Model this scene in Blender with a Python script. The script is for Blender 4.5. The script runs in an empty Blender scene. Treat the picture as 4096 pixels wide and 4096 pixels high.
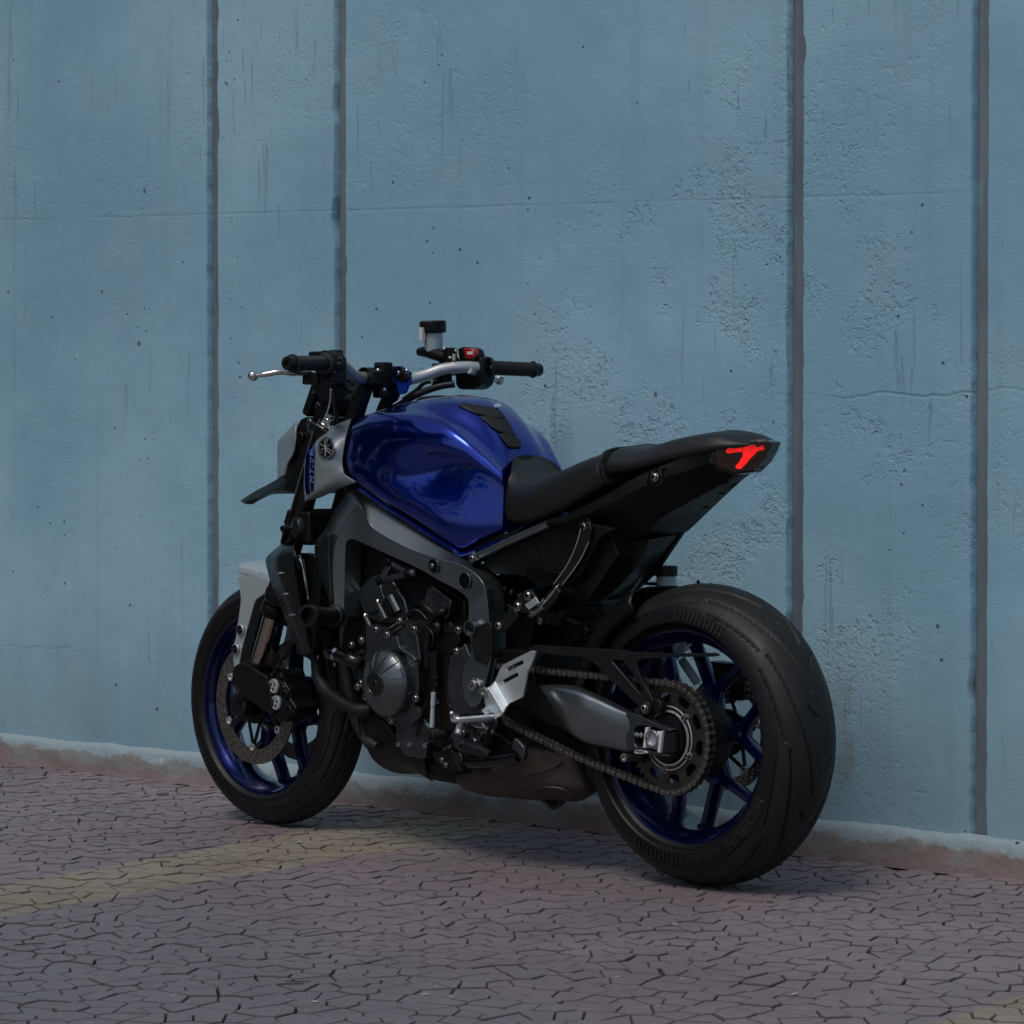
import bpy, bmesh, math, random
import numpy as np
from mathutils import Vector, Matrix
R = math.radians
random.seed(7); rng = np.random.default_rng(7)
S = bpy.context.scene
COL = S.collection

# ---------------------------------------------------------------- camera
# World: x runs forward along the motorcycle, y to its left, z up; the rear tyre touches the ground under (0,0,0).
CAM = np.array([-4.21927, 4.60400, 0.91301]); YAW = R(133.72158); PITCH = R(1.16877); FPX = 11865.24
def _rz(a):
    c, s = math.cos(a), math.sin(a)
    return np.array([[c, -s, 0], [s, c, 0], [0, 0, 1]])
RZ = _rz(YAW)
AX_R = np.array([1, 0, 0.]) @ RZ
AX_F = np.array([0, math.cos(PITCH), -math.sin(PITCH)]) @ RZ
AX_U = np.cross(AX_R, AX_F)
cd = bpy.data.cameras.new('camera'); cam = bpy.data.objects.new('camera', cd); COL.objects.link(cam)
cd.sensor_width = 36; cd.lens = FPX / 4096 * 36; cd.clip_end = 500; cd.clip_start = .1
cam.matrix_world = Matrix([[AX_R[i], AX_U[i], -AX_F[i], CAM[i]] for i in range(3)] + [[0, 0, 0, 1]])
S.camera = cam

# ---------------------------------------------------------------- world, sun, exposure
SUN_EL, SUN_AZ = 58, 102      # azimuth measured from +x towards +y: the light comes over the left of the camera
w = bpy.data.worlds.new('World'); S.world = w; w.use_nodes = True
nt = w.node_tree; nt.nodes.clear()
sky = nt.nodes.new('ShaderNodeTexSky'); sky.sky_type = 'NISHITA'; sky.sun_disc = False
sky.sun_elevation = R(SUN_EL); sky.sun_rotation = R(90 - SUN_AZ); sky.air_density = 1.0; sky.dust_density = 3.0; sky.ozone_density = 1.3
bg = nt.nodes.new('ShaderNodeBackground'); bg.inputs[1].default_value = .07
wo = nt.nodes.new('ShaderNodeOutputWorld')
nt.links.new(sky.outputs[0], bg.inputs[0]); nt.links.new(bg.outputs[0], wo.inputs[0])
sd = bpy.data.lights.new('sun', 'SUN'); sd.energy = .95; sd.angle = R(22); sd.color = (1, .97, .92)
sun = bpy.data.objects.new('sun', sd); COL.objects.link(sun)
sv = Vector((math.cos(R(SUN_EL)) * math.cos(R(SUN_AZ)), math.cos(R(SUN_EL)) * math.sin(R(SUN_AZ)), math.sin(R(SUN_EL))))
sun.rotation_euler = sv.to_track_quat('Z', 'Y').to_euler()
S.view_settings.view_transform = 'Standard'; S.view_settings.look = 'None'; S.view_settings.gamma = 1
S.view_settings.use_curve_mapping = False; S.view_settings.exposure = 0.18

# ---------------------------------------------------------------- measuring helpers
# A point of the photograph (pixel of a measured detail) at a known sideways distance Y from the bike's centre plane.
CR = dict(A=(900, 1200, 1.7564), B=(1500, 1200, 1.7564), C=(2000, 1600, 1.61), D=(700, 2100, 1.486), E=(1200, 2100, 1.61),
          F=(1700, 2300, 1.932), G=(2300, 2300, 1.486), H=(2300, 2280, 1.7564), I=(700, 2250, 1.756), J=(1050, 1600, 3.22),
          K=(950, 1250, 2.76), L=(1550, 1250, 2.76), M=(1250, 2200, 3.22), N=(1250, 2500, 2.973), O=(2650, 1650, 3.864),
          P=(900, 2050, 3.22), Q=(850, 2550, 3.864), R=(1750, 2600, 3.22), S=(2400, 2650, 3.22), T=(1900, 2250, 3.22), X=(0, 0, 1))
def ray(c, x, y):
    o = CR[c]; u, v = o[0] + x / o[2], o[1] + y / o[2]
    a, b = (u - 2048) / FPX, -(v - 2048) / FPX
    cp, sp = math.cos(PITCH), math.sin(PITCH)
    return np.array([a, cp + sp * b, -sp + cp * b]) @ RZ
def K(c, x, y, Y):
    r = ray(c, x, y); return CAM + r * ((Y - CAM[1]) / r[1])
def KL(c, pts, Y=None):
    return [K(c, p[0], p[1], p[2] if len(p) > 2 else Y) for p in pts]
def ground(c, x, y, z=0.):
    r = ray(c, x, y); return CAM + r * ((z - CAM[2]) / r[2])

# ---------------------------------------------------------------- materials
def mat(name, col, rough=.5, metal=0., coat=0., noise=.0, nscale=20., bump=0., bscale=200., rvar=.0, spec=.5, emit=None, es=0., trans=0., coat_rough=.03):
    m = bpy.data.materials.new(name); m.use_nodes = True; n = m.node_tree; b = n.nodes['Principled BSDF']
    b.inputs['Base Color'].default_value = (*col, 1); b.inputs['Roughness'].default_value = rough; b.inputs['Metallic'].default_value = metal
    b.inputs['Coat Weight'].default_value = coat; b.inputs['Coat Roughness'].default_value = coat_rough; b.inputs['Specular IOR Level'].default_value = spec
    b.inputs['Transmission Weight'].default_value = trans
    if emit: b.inputs['Emission Color'].default_value = (*emit, 1); b.inputs['Emission Strength'].default_value = es
    g = n.nodes.new('ShaderNodeNewGeometry')
    if noise or rvar:
        t = n.nodes.new('ShaderNodeTexNoise'); t.inputs['Scale'].default_value = nscale; t.inputs['Detail'].default_value = 6
        n.links.new(g.outputs['Position'], t.inputs['Vector'])
        if noise:
            mx = n.nodes.new('ShaderNodeMix'); mx.data_type = 'RGBA'
            mx.inputs[6].default_value = (*[c * (1 - noise) for c in col], 1); mx.inputs[7].default_value = (*[min(1, c * (1 + noise)) for c in col], 1)
            n.links.new(t.outputs[0], mx.inputs[0]); n.links.new(mx.outputs[2], b.inputs['Base Color'])
        if rvar:
            mr = n.nodes.new('ShaderNodeMapRange'); mr.inputs[1].default_value = .3; mr.inputs[2].default_value = .7
            mr.inputs[3].default_value = max(.02, rough - rvar); mr.inputs[4].default_value = rough + rvar
            n.links.new(t.outputs[0], mr.inputs[0]); n.links.new(mr.outputs[0], b.inputs['Roughness'])
    if bump:
        t2 = n.nodes.new('ShaderNodeTexNoise'); t2.inputs['Scale'].default_value = bscale; t2.inputs['Detail'].default_value = 3
        n.links.new(g.outputs['Position'], t2.inputs['Vector'])
        bp = n.nodes.new('ShaderNodeBump'); bp.inputs['Strength'].default_value = bump; bp.inputs['Distance'].default_value = .001
        n.links.new(t2.outputs[0], bp.inputs['Height']); n.links.new(bp.outputs[0], b.inputs['Normal'])
    return m
M = dict(
    blue=mat('blue_gloss_paint', (.0016, .029, .34), .22, .95, 1., .05, 900, coat_rough=.02),
    wheelblue=mat('blue_wheel_paint', (.0012, .008, .085), .26, .8, .8, coat_rough=.08, rvar=.05, nscale=30),
    bluealu=mat('blue_anodised', (.01, .07, .5), .35, .6),
    grey=mat('matte_silver_paint', (.47, .56, .585), .34, .45, .3, .05, 700, coat_rough=.3),
    panel=mat('satin_silver_panel', (.27, .315, .33), .40, .5, .2, .05, 700, coat_rough=.35),
    frame=mat('satin_frame_paint', (.215, .25, .262), .31, .92),
    frameblk=mat('dark_frame_paint', (.035, .040, .043), .33, .8, 0, .1, 40, bump=.15, bscale=900, rvar=.06),
    plastic=mat('black_plastic', (.0045, .005, .0055), .40, 0, 0, spec=.28, noise=.15, nscale=60, bump=.2, bscale=1500, rvar=.08),
    gloss=mat('gloss_black_plastic', (.003, .003, .0035), .2, 0, .2, rvar=.05, spec=.4),
    dark=mat('oily_black_metal', (.0045, .005, .0055), .45, .2, 0, spec=.3, noise=.3, nscale=35, bump=.3, bscale=300, rvar=.1),
    case=mat('engine_case_paint', (.085, .098, .106), .30, .85, 0, .12, 30, bump=.2, bscale=900, rvar=.08),
    cover=mat('satin_cover_metal', (.13, .15, .16), .30, .9, 0, .06, 60),
    seat=mat('seat_vinyl', (.008, .009, .0095), .42, 0, 0, spec=.45, noise=.1, nscale=50, bump=.35, bscale=1400, rvar=.06),
    sidewall=mat('tyre_sidewall', (.004, .0042, .0045), .45, 0, 0, noise=.2, nscale=18, bump=.2, bscale=700, rvar=.06, spec=.35),
    rubber=mat('tyre_rubber', (.0085, .009, .0095), .55, 0, 0, spec=.4, noise=.35, nscale=18, bump=.3, bscale=700, rvar=.1),
    rubberl=mat('tyre_lettering', (.017, .018, .019), .45, 0, 0),
    grip=mat('grip_rubber', (.005, .005, .005), .5, 0, 0, bump=.3, bscale=900),
    chrome=mat('polished_steel', (.62, .62, .61), .16, 1, 0, .08, 60, rvar=.06),
    bolt=mat('zinc_bolt', (.42, .42, .42), .36, 1, 0, .15, 90, rvar=.1),
    alu=mat('brushed_aluminium', (.64, .69, .71), .42, .8, 0, .06, 50, bump=.1, bscale=900, rvar=.06),
    bar=mat('anodised_bar', (.62, .64, .63), .38, .8, 0, .05, 60),
    stan=mat('fork_slider', (.42, .36, .33), .12, 1, 0),
    disc=mat('brake_disc_steel', (.21, .19, .17), .42, .9, 0, .25, 60, rvar=.08),
    sprock=mat('greasy_sprocket_steel', (.075, .07, .062), .42, .9, 0, .4, 60, rvar=.1),
    chain=mat('chain_steel', (.15, .142, .128), .42, .9, 0, .4, 160, rvar=.12),
    exh=mat('heat_stained_steel', (.055, .043, .037), .5, .5, 0, .35, 14, bump=.25, bscale=120, rvar=.12),
    red=mat('red_plastic', (.32, .008, .012), .3, 0, .3),
    redglow=mat('lit_tail_lamp', (.12, .0, .0), .5, 0, 0, emit=(1, .008, .006), es=1.0),
    lens=mat('smoked_lens', (.012, .004, .005), .08, 0, 1),
    screen=mat('display_glass', (.012, .016, .02), .1, 0, 1),
    white=mat('white_plastic', (.6, .62, .62), .4, 0, 0),
    cup=mat('cloudy_reservoir', (.33, .42, .46), .3, 0, .3, .1, 60),
    strap=mat('pale_sleeve', (.42, .5, .54), .45, .2, 0),
)
rm = M['rubber'].node_tree; at_ = rm.nodes.new('ShaderNodeAttribute'); at_.attribute_name = 'groove'; bs_ = rm.nodes['Principled BSDF']
src = bs_.inputs['Base Color'].links[0].from_socket; mx_ = rm.nodes.new('ShaderNodeMix'); mx_.data_type = 'RGBA'; mx_.inputs[7].default_value = (.0025, .0025, .0025, 1)
rm.links.new(at_.outputs['Fac'], mx_.inputs[0]); rm.links.new(src, mx_.inputs[6]); rm.links.new(mx_.outputs[2], bs_.inputs['Base Color'])
# ---------------------------------------------------------------- mesh helpers
def tag(o, label=None, cat=None, group=None, kind=None):
    if label: o['label'] = label
    if cat: o['category'] = cat
    if group: o['group'] = group
    if kind: o['kind'] = kind
    return o
def empty(name, loc=(0, 0, 0)):
    o = bpy.data.objects.new(name, None); COL.objects.link(o); o.location = loc; o.empty_display_size = .1; return o
def obj(name, V, F, m, parent=None, angle=32, bevel=0, seg=2, label=None, kind=None, sub=0):
    me = bpy.data.meshes.new(name); me.from_pydata([tuple(map(float, v)) for v in V], [], [tuple(int(i) for i in f) for f in F])
    bm = bmesh.new(); bm.from_mesh(me)
    bmesh.ops.recalc_face_normals(bm, faces=bm.faces); bm.to_mesh(me); bm.free()
    return link(name, me, m, parent, angle, bevel, seg, label, kind, sub)
def link(name, me, m, parent=None, angle=32, bevel=0, seg=2, label=None, kind=None, sub=0):
    if m: me.materials.append(M[m] if isinstance(m, str) else m)
    me.polygons.foreach_set('use_smooth', [True] * len(me.polygons)); me.set_sharp_from_angle(angle=R(angle))
    o = bpy.data.objects.new(name, me); COL.objects.link(o); o.parent = parent
    if bevel:
        b = o.modifiers.new('b', 'BEVEL'); b.width = bevel; b.segments = seg; b.limit_method = 'ANGLE'; b.angle_limit = R(28); b.harden_normals = True
    if sub:
        s = o.modifiers.new('s', 'SUBSURF'); s.levels = sub; s.render_levels = sub
    tag(o, label, kind=kind); return o
class MB:
    def __init__(s): s.V = []; s.F = []
    def add(s, V, F):
        n = len(s.V); s.V += [tuple(v) for v in V]; s.F += [tuple(i + n for i in f) for f in F]; return s
    def box(s, c, h, Mx=None):
        V = [np.array([x * h[0], y * h[1], z * h[2]]) for x in (-1, 1) for y in (-1, 1) for z in (-1, 1)]
        if Mx is not None: V = [Mx @ v for v in V]
        return s.add([v + np.array(c) for v in V], [(0, 1, 3, 2), (4, 6, 7, 5), (0, 4, 5, 1), (2, 3, 7, 6), (0, 2, 6, 4), (1, 5, 7, 3)])
    def tube(s, P, r, n=14, cap=True):
        P = [np.array(p, float) for p in P]; k = len(P); rr = r if hasattr(r, '__len__') else [r] * k
        V = []; F = []; up = None
        for i, p in enumerate(P):
            t = P[min(i + 1, k - 1)] - P[max(i - 1, 0)]; t /= np.linalg.norm(t)
            if up is None:
                up = np.array([0, 0, 1.]) if abs(t[2]) < .9 else np.array([1., 0, 0])
            a = np.cross(t, up); a /= np.linalg.norm(a); up = np.cross(a, t)
            for j in range(n):
                q = 2 * math.pi * j / n; V.append(p + rr[i] * (a * math.cos(q) + up * math.sin(q)))
        for i in range(k - 1):
            for j in range(n): F.append((i * n + j, i * n + (j + 1) % n, (i + 1) * n + (j + 1) % n, (i + 1) * n + j))
        if cap: F += [tuple(range(n))[::-1], tuple(range((k - 1) * n, k * n))]
        return s.add(V, F)
    def lathe(s, prof, c=(0, 0, 0), ax=(0, 1, 0), n=48, close=False, arc=None):
        ax = np.array(ax, float); ax /= np.linalg.norm(ax); a = np.cross(ax, [0, 0, 1.])
        if np.linalg.norm(a) < 1e-3: a = np.array([1., 0, 0])
        a /= np.linalg.norm(a); b = np.cross(ax, a); V = []; F = []; k = len(prof); c = np.array(c, float)
        a0, a1 = arc if arc else (0, 2 * math.pi)
        m = n + 1 if arc else n
        for j in range(m):
            q = a0 + (a1 - a0) * j / n
            for (h, r) in prof: V.append(c + ax * h + r * (a * math.cos(q) + b * math.sin(q)))
        for j in range(n):
            j2 = (j + 1) if arc else (j + 1) % n
            for i in range(k if close else k - 1): F.append((j * k + i, j * k + (i + 1) % k, j2 * k + (i + 1) % k, j2 * k + i))
        return s.add(V, F)
    def poly(s, top, bot):
        n = len(top); V = list(top) + list(bot)
        return s.add(V, [tuple(range(n)), tuple(range(2 * n - 1, n - 1, -1))] + [(i, i + n, (i + 1) % n + n, (i + 1) % n) for i in range(n)])
    def build(s, name, m, parent=None, **k): return obj(name, s.V, s.F, m, parent, **k)
def smooth_path(P, n=6, closed=False):
    P = [np.array(p, float) for p in P]; k = len(P); out = []
    for i in range(k if closed else k - 1):
        g = lambda j: P[j % k] if closed else P[min(max(j, 0), k - 1)]
        p0, p1, p2, p3 = g(i - 1), g(i), g(i + 1), g(i + 2)
        for t in np.arange(n) / n:
            out.append(.5 * (2 * p1 + (p2 - p0) * t + (2 * p0 - 5 * p1 + 4 * p2 - p3) * t * t + (3 * p1 - p0 - 3 * p2 + p3) * t ** 3))
    if not closed: out.append(P[-1])
    return out
def grid_of(rails, nu=6, nv=5, sv=True):
    rows = [smooth_path(r, nu) for r in rails]
    if not sv: return np.array(rows)
    return np.array([smooth_path([row[i] for row in rows], nv) for i in range(len(rows[0]))]).transpose(1, 0, 2)
def gridfaces(a, b, off=0): return [(off + i * b + j, off + i * b + j + 1, off + (i + 1) * b + j + 1, off + (i + 1) * b + j) for i in range(a - 1) for j in range(b - 1)]
def skin(name, rails, m, parent, nu=6, nv=5, sv=True, mirror=False, ends=True, **k):
    G = grid_of(rails, nu, nv, sv)
    if mirror:
        G2 = G[::-1].copy(); G2[..., 1] *= -1
        G = np.concatenate([G2[:-1], G], 0) if abs(G[0, :, 1]).max() < 1e-6 else np.concatenate([G2, G], 0)
    a, b = G.shape[:2]; F = gridfaces(a, b)
    if ends: F += [tuple(i * b for i in range(a)), tuple(i * b + b - 1 for i in range(a - 1, -1, -1))]
    o = obj(name, G.reshape(-1, 3), F, m, parent, **k); return o
def slab(name, outer, depth, m, parent, holes=(), bevel=.002, axis=(0, 1, 0), **k):
    """A plate: its outline of 3D points (the visible left face), cut by holes, 'depth' thick towards the far side."""
    bm = bmesh.new(); es = []
    for ring in [outer] + list(holes):
        vs = [bm.verts.new(tuple(p)) for p in ring]
        es += [bm.edges.new((vs[i], vs[(i + 1) % len(vs)])) for i in range(len(vs))]
    bmesh.ops.triangle_fill(bm, use_beauty=True, use_dissolve=False, edges=es)
    fs = list(bm.faces)
    r = bmesh.ops.extrude_face_region(bm, geom=fs)
    bmesh.ops.translate(bm, verts=[g for g in r['geom'] if isinstance(g, bmesh.types.BMVert)], vec=Vector(axis) * -depth)
    bmesh.ops.recalc_face_normals(bm, faces=bm.faces)
    me = bpy.data.meshes.new(name); bm.to_mesh(me); bm.free()
    return link(name, me, m, parent, bevel=bevel, **k)
def ring3(c, r, Y, x0=None, n=24, ry=None):
    """circle in the plane y=Y round the 3D point c"""
    return [np.array([c[0] + r * math.cos(2 * math.pi * i / n), Y, c[2] + (ry or r) * math.sin(2 * math.pi * i / n)]) for i in range(n)]
def mirrored(o, parent=None):
    me = o.data.copy(); n = len(me.vertices); co = np.empty(n * 3); me.vertices.foreach_get('co', co); co = co.reshape(-1, 3); co[:, 1] *= -1
    me.vertices.foreach_set('co', co.ravel()); me.flip_normals(); me.set_sharp_from_angle(angle=R(32))
    c = o.copy(); c.data = me; COL.objects.link(c); c.parent = parent or o.parent
    return c
def bolt(parent, p, r=.006, ax=(0, 1, 0), m='bolt', name='bolt', h=.005, washer=True):
    b = MB(); r *= .9
    if washer: b.lathe([(0, 0), (0, r * 1.45), (.0012, r * 1.45), (.0014, r * 1.2)], p, ax, 18)
    b.lathe([(0, r), (h * .8, r), (h, r * .85), (h, r * .5), (h * .35, r * .45), (h * .35, 0)], p, ax, 16)
    o = b.build(name, m, parent); o.data.materials.append(M['dark']); n = len(o.data.polygons)
    for i in range(16):
        for q in (3, 4): o.data.polygons[n - 16 * 5 + i * 5 + q].material_index = 1
    return o
# ================================================================ the motorcycle
bike = empty('motorcycle'); tag(bike, 'blue and grey sport motorcycle parked close to the blue painted concrete wall', 'motorcycle')
WB = 1.43; RRz = .318; RFz = .300
def part(name, mb, m, parent=None, **k): return mb.build(name, m, parent or bike, **k)

# ---------------------------------------------------------------- wheels
def polar(c, x, y, Y, cx, cz):
    b = K(c, x, y, Y); return math.atan2(b[2] - cz, b[0] - cx)
def tyre(name, parent, cx, cz, Ro, W, rim_w, grooves, seed):
    """surface of revolution with the tread grooves pressed into it; (angle, across) grid"""
    nt_ = 1080; half = []
    rb = .2195
    prof = []                                   # (y, r, s) from the left bead over the crown to the right bead
    ka = .9 * W / 2
    crown = [(math.sin(a) * W / 2, Ro - (.42 * W) * (1 - math.cos(a))) for a in np.linspace(-R(88), R(88), 105)]
    side = [(rim_w / 2 - .004, rb), (rim_w / 2 + .001, rb + .010), (rim_w / 2 + .0035, rb + .0115), (rim_w / 2 + .006, rb + .013)]
    y0, r0 = crown[-1]
    yb, rb2 = side[-1]
    sw = [(yb + (y0 - yb) * math.sin(t * math.pi / 2), rb2 + (r0 - rb2) * t) for t in np.linspace(.15, .95, 7)]
    L = side + sw; Ln = [(-y, r) for y, r in L]
    allp = Ln + crown + L[::-1]
    Y = np.array([p[0] for p in allp]); Rr = np.array([p[1] for p in allp])
    s = np.concatenate([[0], np.cumsum(np.hypot(np.diff(Y), np.diff(Rr)))]); s -= s[len(s) // 2]
    th = np.linspace(0, 2 * math.pi, nt_, endpoint=False)
    Dp = np.zeros((nt_, len(Y)))
    arc = th[:, None] * Ro; 
    for path, wd, dp in grooves:
        P = np.array(smooth_path([np.array([a, b, 0]) for a, b in path], 5))[:, :2]
        lo, hi = P[:, 0].min() - .01, P[:, 0].max() + .01
        for i in range(nt_):
            a = th[i] * Ro
            for off in (0, 2 * math.pi * Ro, -2 * math.pi * Ro):
                if lo <= a + off <= hi:
                    d = np.full(len(Y), 9.)
                    for q in range(len(P) - 1):
                        A_, B_ = P[q], P[q + 1]; ab = B_ - A_; t = np.clip(((a + off - A_[0]) * ab[0] + (s - A_[1]) * ab[1]) / (ab @ ab), 0, 1)
                        d = np.minimum(d, np.hypot(a + off - A_[0] - t * ab[0], s - A_[1] - t * ab[1]))
                    Dp[i] = np.maximum(Dp[i], dp * np.clip((wd - d) / (wd * .85), 0, 1))
    rr = Rr[None, :] - Dp
    V = np.stack([cx + rr * np.cos(th)[:, None], np.broadcast_to(Y, rr.shape), cz + rr * np.sin(th)[:, None]], -1).reshape(-1, 3)
    k = len(Y); F = [(i * k + j, i * k + j + 1, ((i + 1) % nt_) * k + j + 1, ((i + 1) % nt_) * k + j) for i in range(nt_) for j in range(k - 1)]
    o = obj(name, V, F, 'rubber', parent, angle=50); o.data.materials.append(M['sidewall'])
    lim = s.max() * .60; mi = np.array([1 if abs((s[j] + s[j + 1]) / 2) > lim else 0 for i in range(nt_) for j in range(k - 1)], dtype=np.int32)
    ga = o.data.attributes.new('groove', 'FLOAT', 'POINT'); ga.data.foreach_set('value', np.clip(Dp.reshape(-1) / .0040, 0, 1).astype(np.float32)); o.data.polygons.foreach_set('material_index', mi); return o
def side_y(r, Ro, W):
    c = 1 - (Ro - r) / (.42 * W); return math.sin(math.acos(max(-1, min(1, c)))) * W / 2
def tread(Ro, n, sgn_phase, slant, W):
    g = []; C_ = 2 * math.pi * Ro; stp = C_ / n
    for k in range(n):
        for sd_ in (1, -1):
            a0 = k * stp + (0 if sd_ > 0 else stp * .5)
            g.append(([(a0, sd_ * .012), (a0 + slant * stp * .35, sd_ * W * .16), (a0 + slant * stp * .85, sd_ * W * .30), (a0 + slant * stp * 1.45, sd_ * W * .40)], .0046, .007))
            g.append(([(a0 + slant * stp * .55, sd_ * W * .46), (a0 + slant * stp * .95, sd_ * W * .52), (a0 + slant * stp * 1.35, sd_ * W * .55)], .0038, .006))
            g.append(([(a0 + slant * stp * .75, sd_ * W * .06), (a0 + slant * stp * .86, sd_ * W * .15)], .0042, .006))
    return g
def wheel(name, cx, cz, rim_w, hub_y, a0, label):
    h = rim_w / 2; b = MB()
    # rim: flange, inner wall, drop centre
    prof = [(h, .2300), (h - .001, .2325), (h - .006, .2325), (h - .009, .222), (h - .022, .2165), (h - .035, .203), (0, .199), (-h + .035, .203), (-h + .022, .2165),
            (-h + .009, .222), (-h + .006, .2325), (-h + .001, .2325), (-h, .2300), (-h + .003, .219), (-h + .018, .2115), (-h + .032, .197), (0, .193), (h - .032, .197), (h - .018, .2115), (h - .003, .219)]
    b.lathe(prof, (cx, 0, cz), n=144, close=True)
    rim = b.build(name, 'wheelblue', bike, angle=40, label=label)
    s = MB()
    s.lathe([(-hub_y, .028), (-hub_y, .04), (-.04, .046), (-.02, .062), (.02, .062), (.04, .05), (hub_y, .042), (hub_y, .028)], (cx, 0, cz), n=48)
    for k in range(5):
        J = a0 + k * R(72); pj = lambda r, a, y: np.array([cx + r * math.cos(a), y, cz + r * math.sin(a)])
        def bar(p, q, w0, w1, t0, t1):
            d = q - p; d /= np.linalg.norm(d); n_ = np.array([-d[2], 0, d[0]]); V = []
            for (c_, w_, t_) in ((p, w0, t0), ((p + q) / 2, (w0 * .45 + w1 * .45), (t0 + t1) / 2 * .95), (q, w1, t1)):
                for sy, sn in ((1, .55), (.35, 1), (-.35, 1), (-1, .55), (-1, -.55), (-.35, -1), (.35, -1), (1, -.55)):
                    V.append(c_ + n_ * w_ * sn + np.array([0, t_ * sy, 0]))
            F = [(i * 8 + j, i * 8 + (j + 1) % 8, i * 8 + 8 + (j + 1) % 8, i * 8 + 8 + j) for i in range(2) for j in range(8)]
            s.add(V, F + [tuple(range(8)), tuple(range(23, 15, -1))])
        bar(pj(.035, J, .0), pj(.108, J, 0), .030, .019, .032, .022)
        for sg in (-1, 1):
            bar(pj(.092, J, 0), pj(.2, J + sg * R(24), 0), .0115, .0125, .020, .015)
            bar(pj(.188, J + sg * R(24), 0), pj(.203, J + sg * R(24.5), 0), .012, .022, .016, .024)
    s.build('spokes', 'wheelblue', rim, angle=38)
    return rim
def text_ring(txt, parent, cx, cz, r, TY, a_mid, size, outward=True, m='rubberl', lift=.0006):
    """raised letters set round the sidewall, tops pointing outwards"""
    c = bpy.data.curves.new('lettering', 'FONT'); c.body = txt; c.size = size; c.extrude = lift; c.align_x = 'CENTER'; c.resolution_u = 3; c.space_character = 1.12
    o = bpy.data.objects.new('tmp', c); COL.objects.link(o)
    me = bpy.data.meshes.new_from_object(o.evaluated_get(bpy.context.evaluated_depsgraph_get())); bpy.data.objects.remove(o)
    for v in me.vertices:
        x, y, z = v.co; a = a_mid + x / r; rr = r + y
        v.co = (cx + rr * math.cos(a), side_y(rr, *TY) + z + .0002, cz + rr * math.sin(a))
    me.name = 'lettering'
    return link('lettering', me, m, parent)

# rear
rw = wheel('rear_wheel', 0, RRz, .156, .085, R(103), 'blue ten spoke rear wheel')
tyre('tyre', rw, 0, RRz, .318, .192, .156, tread(.318, 9, 0, -1, .19), 1)
for (c, x, y), t, sz in ((('G', 1010, 1470), 'MICHELIN', .021), (('G', 775, 1680), '190/55 ZR 17', .0118)):
    text_ring(t, rw, 0, RRz, .2465, (.318, .192), polar(c, x, y, .09, 0, RRz), sz * 1.32)
def ribs(parent, cx, cz, r0, r1, TY, _, a_mid, n, da):
    b = MB()
    for i in range(n):
        a = a_mid + (i - (n - 1) / 2) * da; d = np.array([math.cos(a), 0, math.sin(a)]); t = np.array([-math.sin(a), 0, math.cos(a)]); c = np.array([cx, 0, cz])
        V = []
        for rr, yy in [(q, side_y(q, *TY) + .0028) for q in (r0, r1)]:
            for sg in (-1, 1):
                V += [c + d * rr + t * sg * .0026 + np.array([0, yy, 0]), c + d * rr + t * sg * .0026 + np.array([0, yy - .004, 0])]
        b.add(V, [(0, 2, 6, 4), (1, 5, 7, 3), (0, 4, 5, 1), (2, 3, 7, 6), (0, 1, 3, 2), (4, 6, 7, 5)])
    return b.build('sidewall_rib', 'rubber', parent, kind='stuff')
ribs(rw, 0, RRz, .246, .266, (.318, .192), 0, polar('G', 500, 1650, .09, 0, RRz), 12, R(2.7))
ribs(rw, 0, RRz, .246, .266, (.318, .192), 0, polar('G', 745, 265, .09, 0, RRz), 12, R(2.7))
b = MB(); b.lathe([(.02, .03), (.02, .088), (.04, .094), (.082, .094), (.088, .088), (.088, .03)], (0, 0, RRz), n=60); b.build('cush_drive', 'dark', rw)
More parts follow.
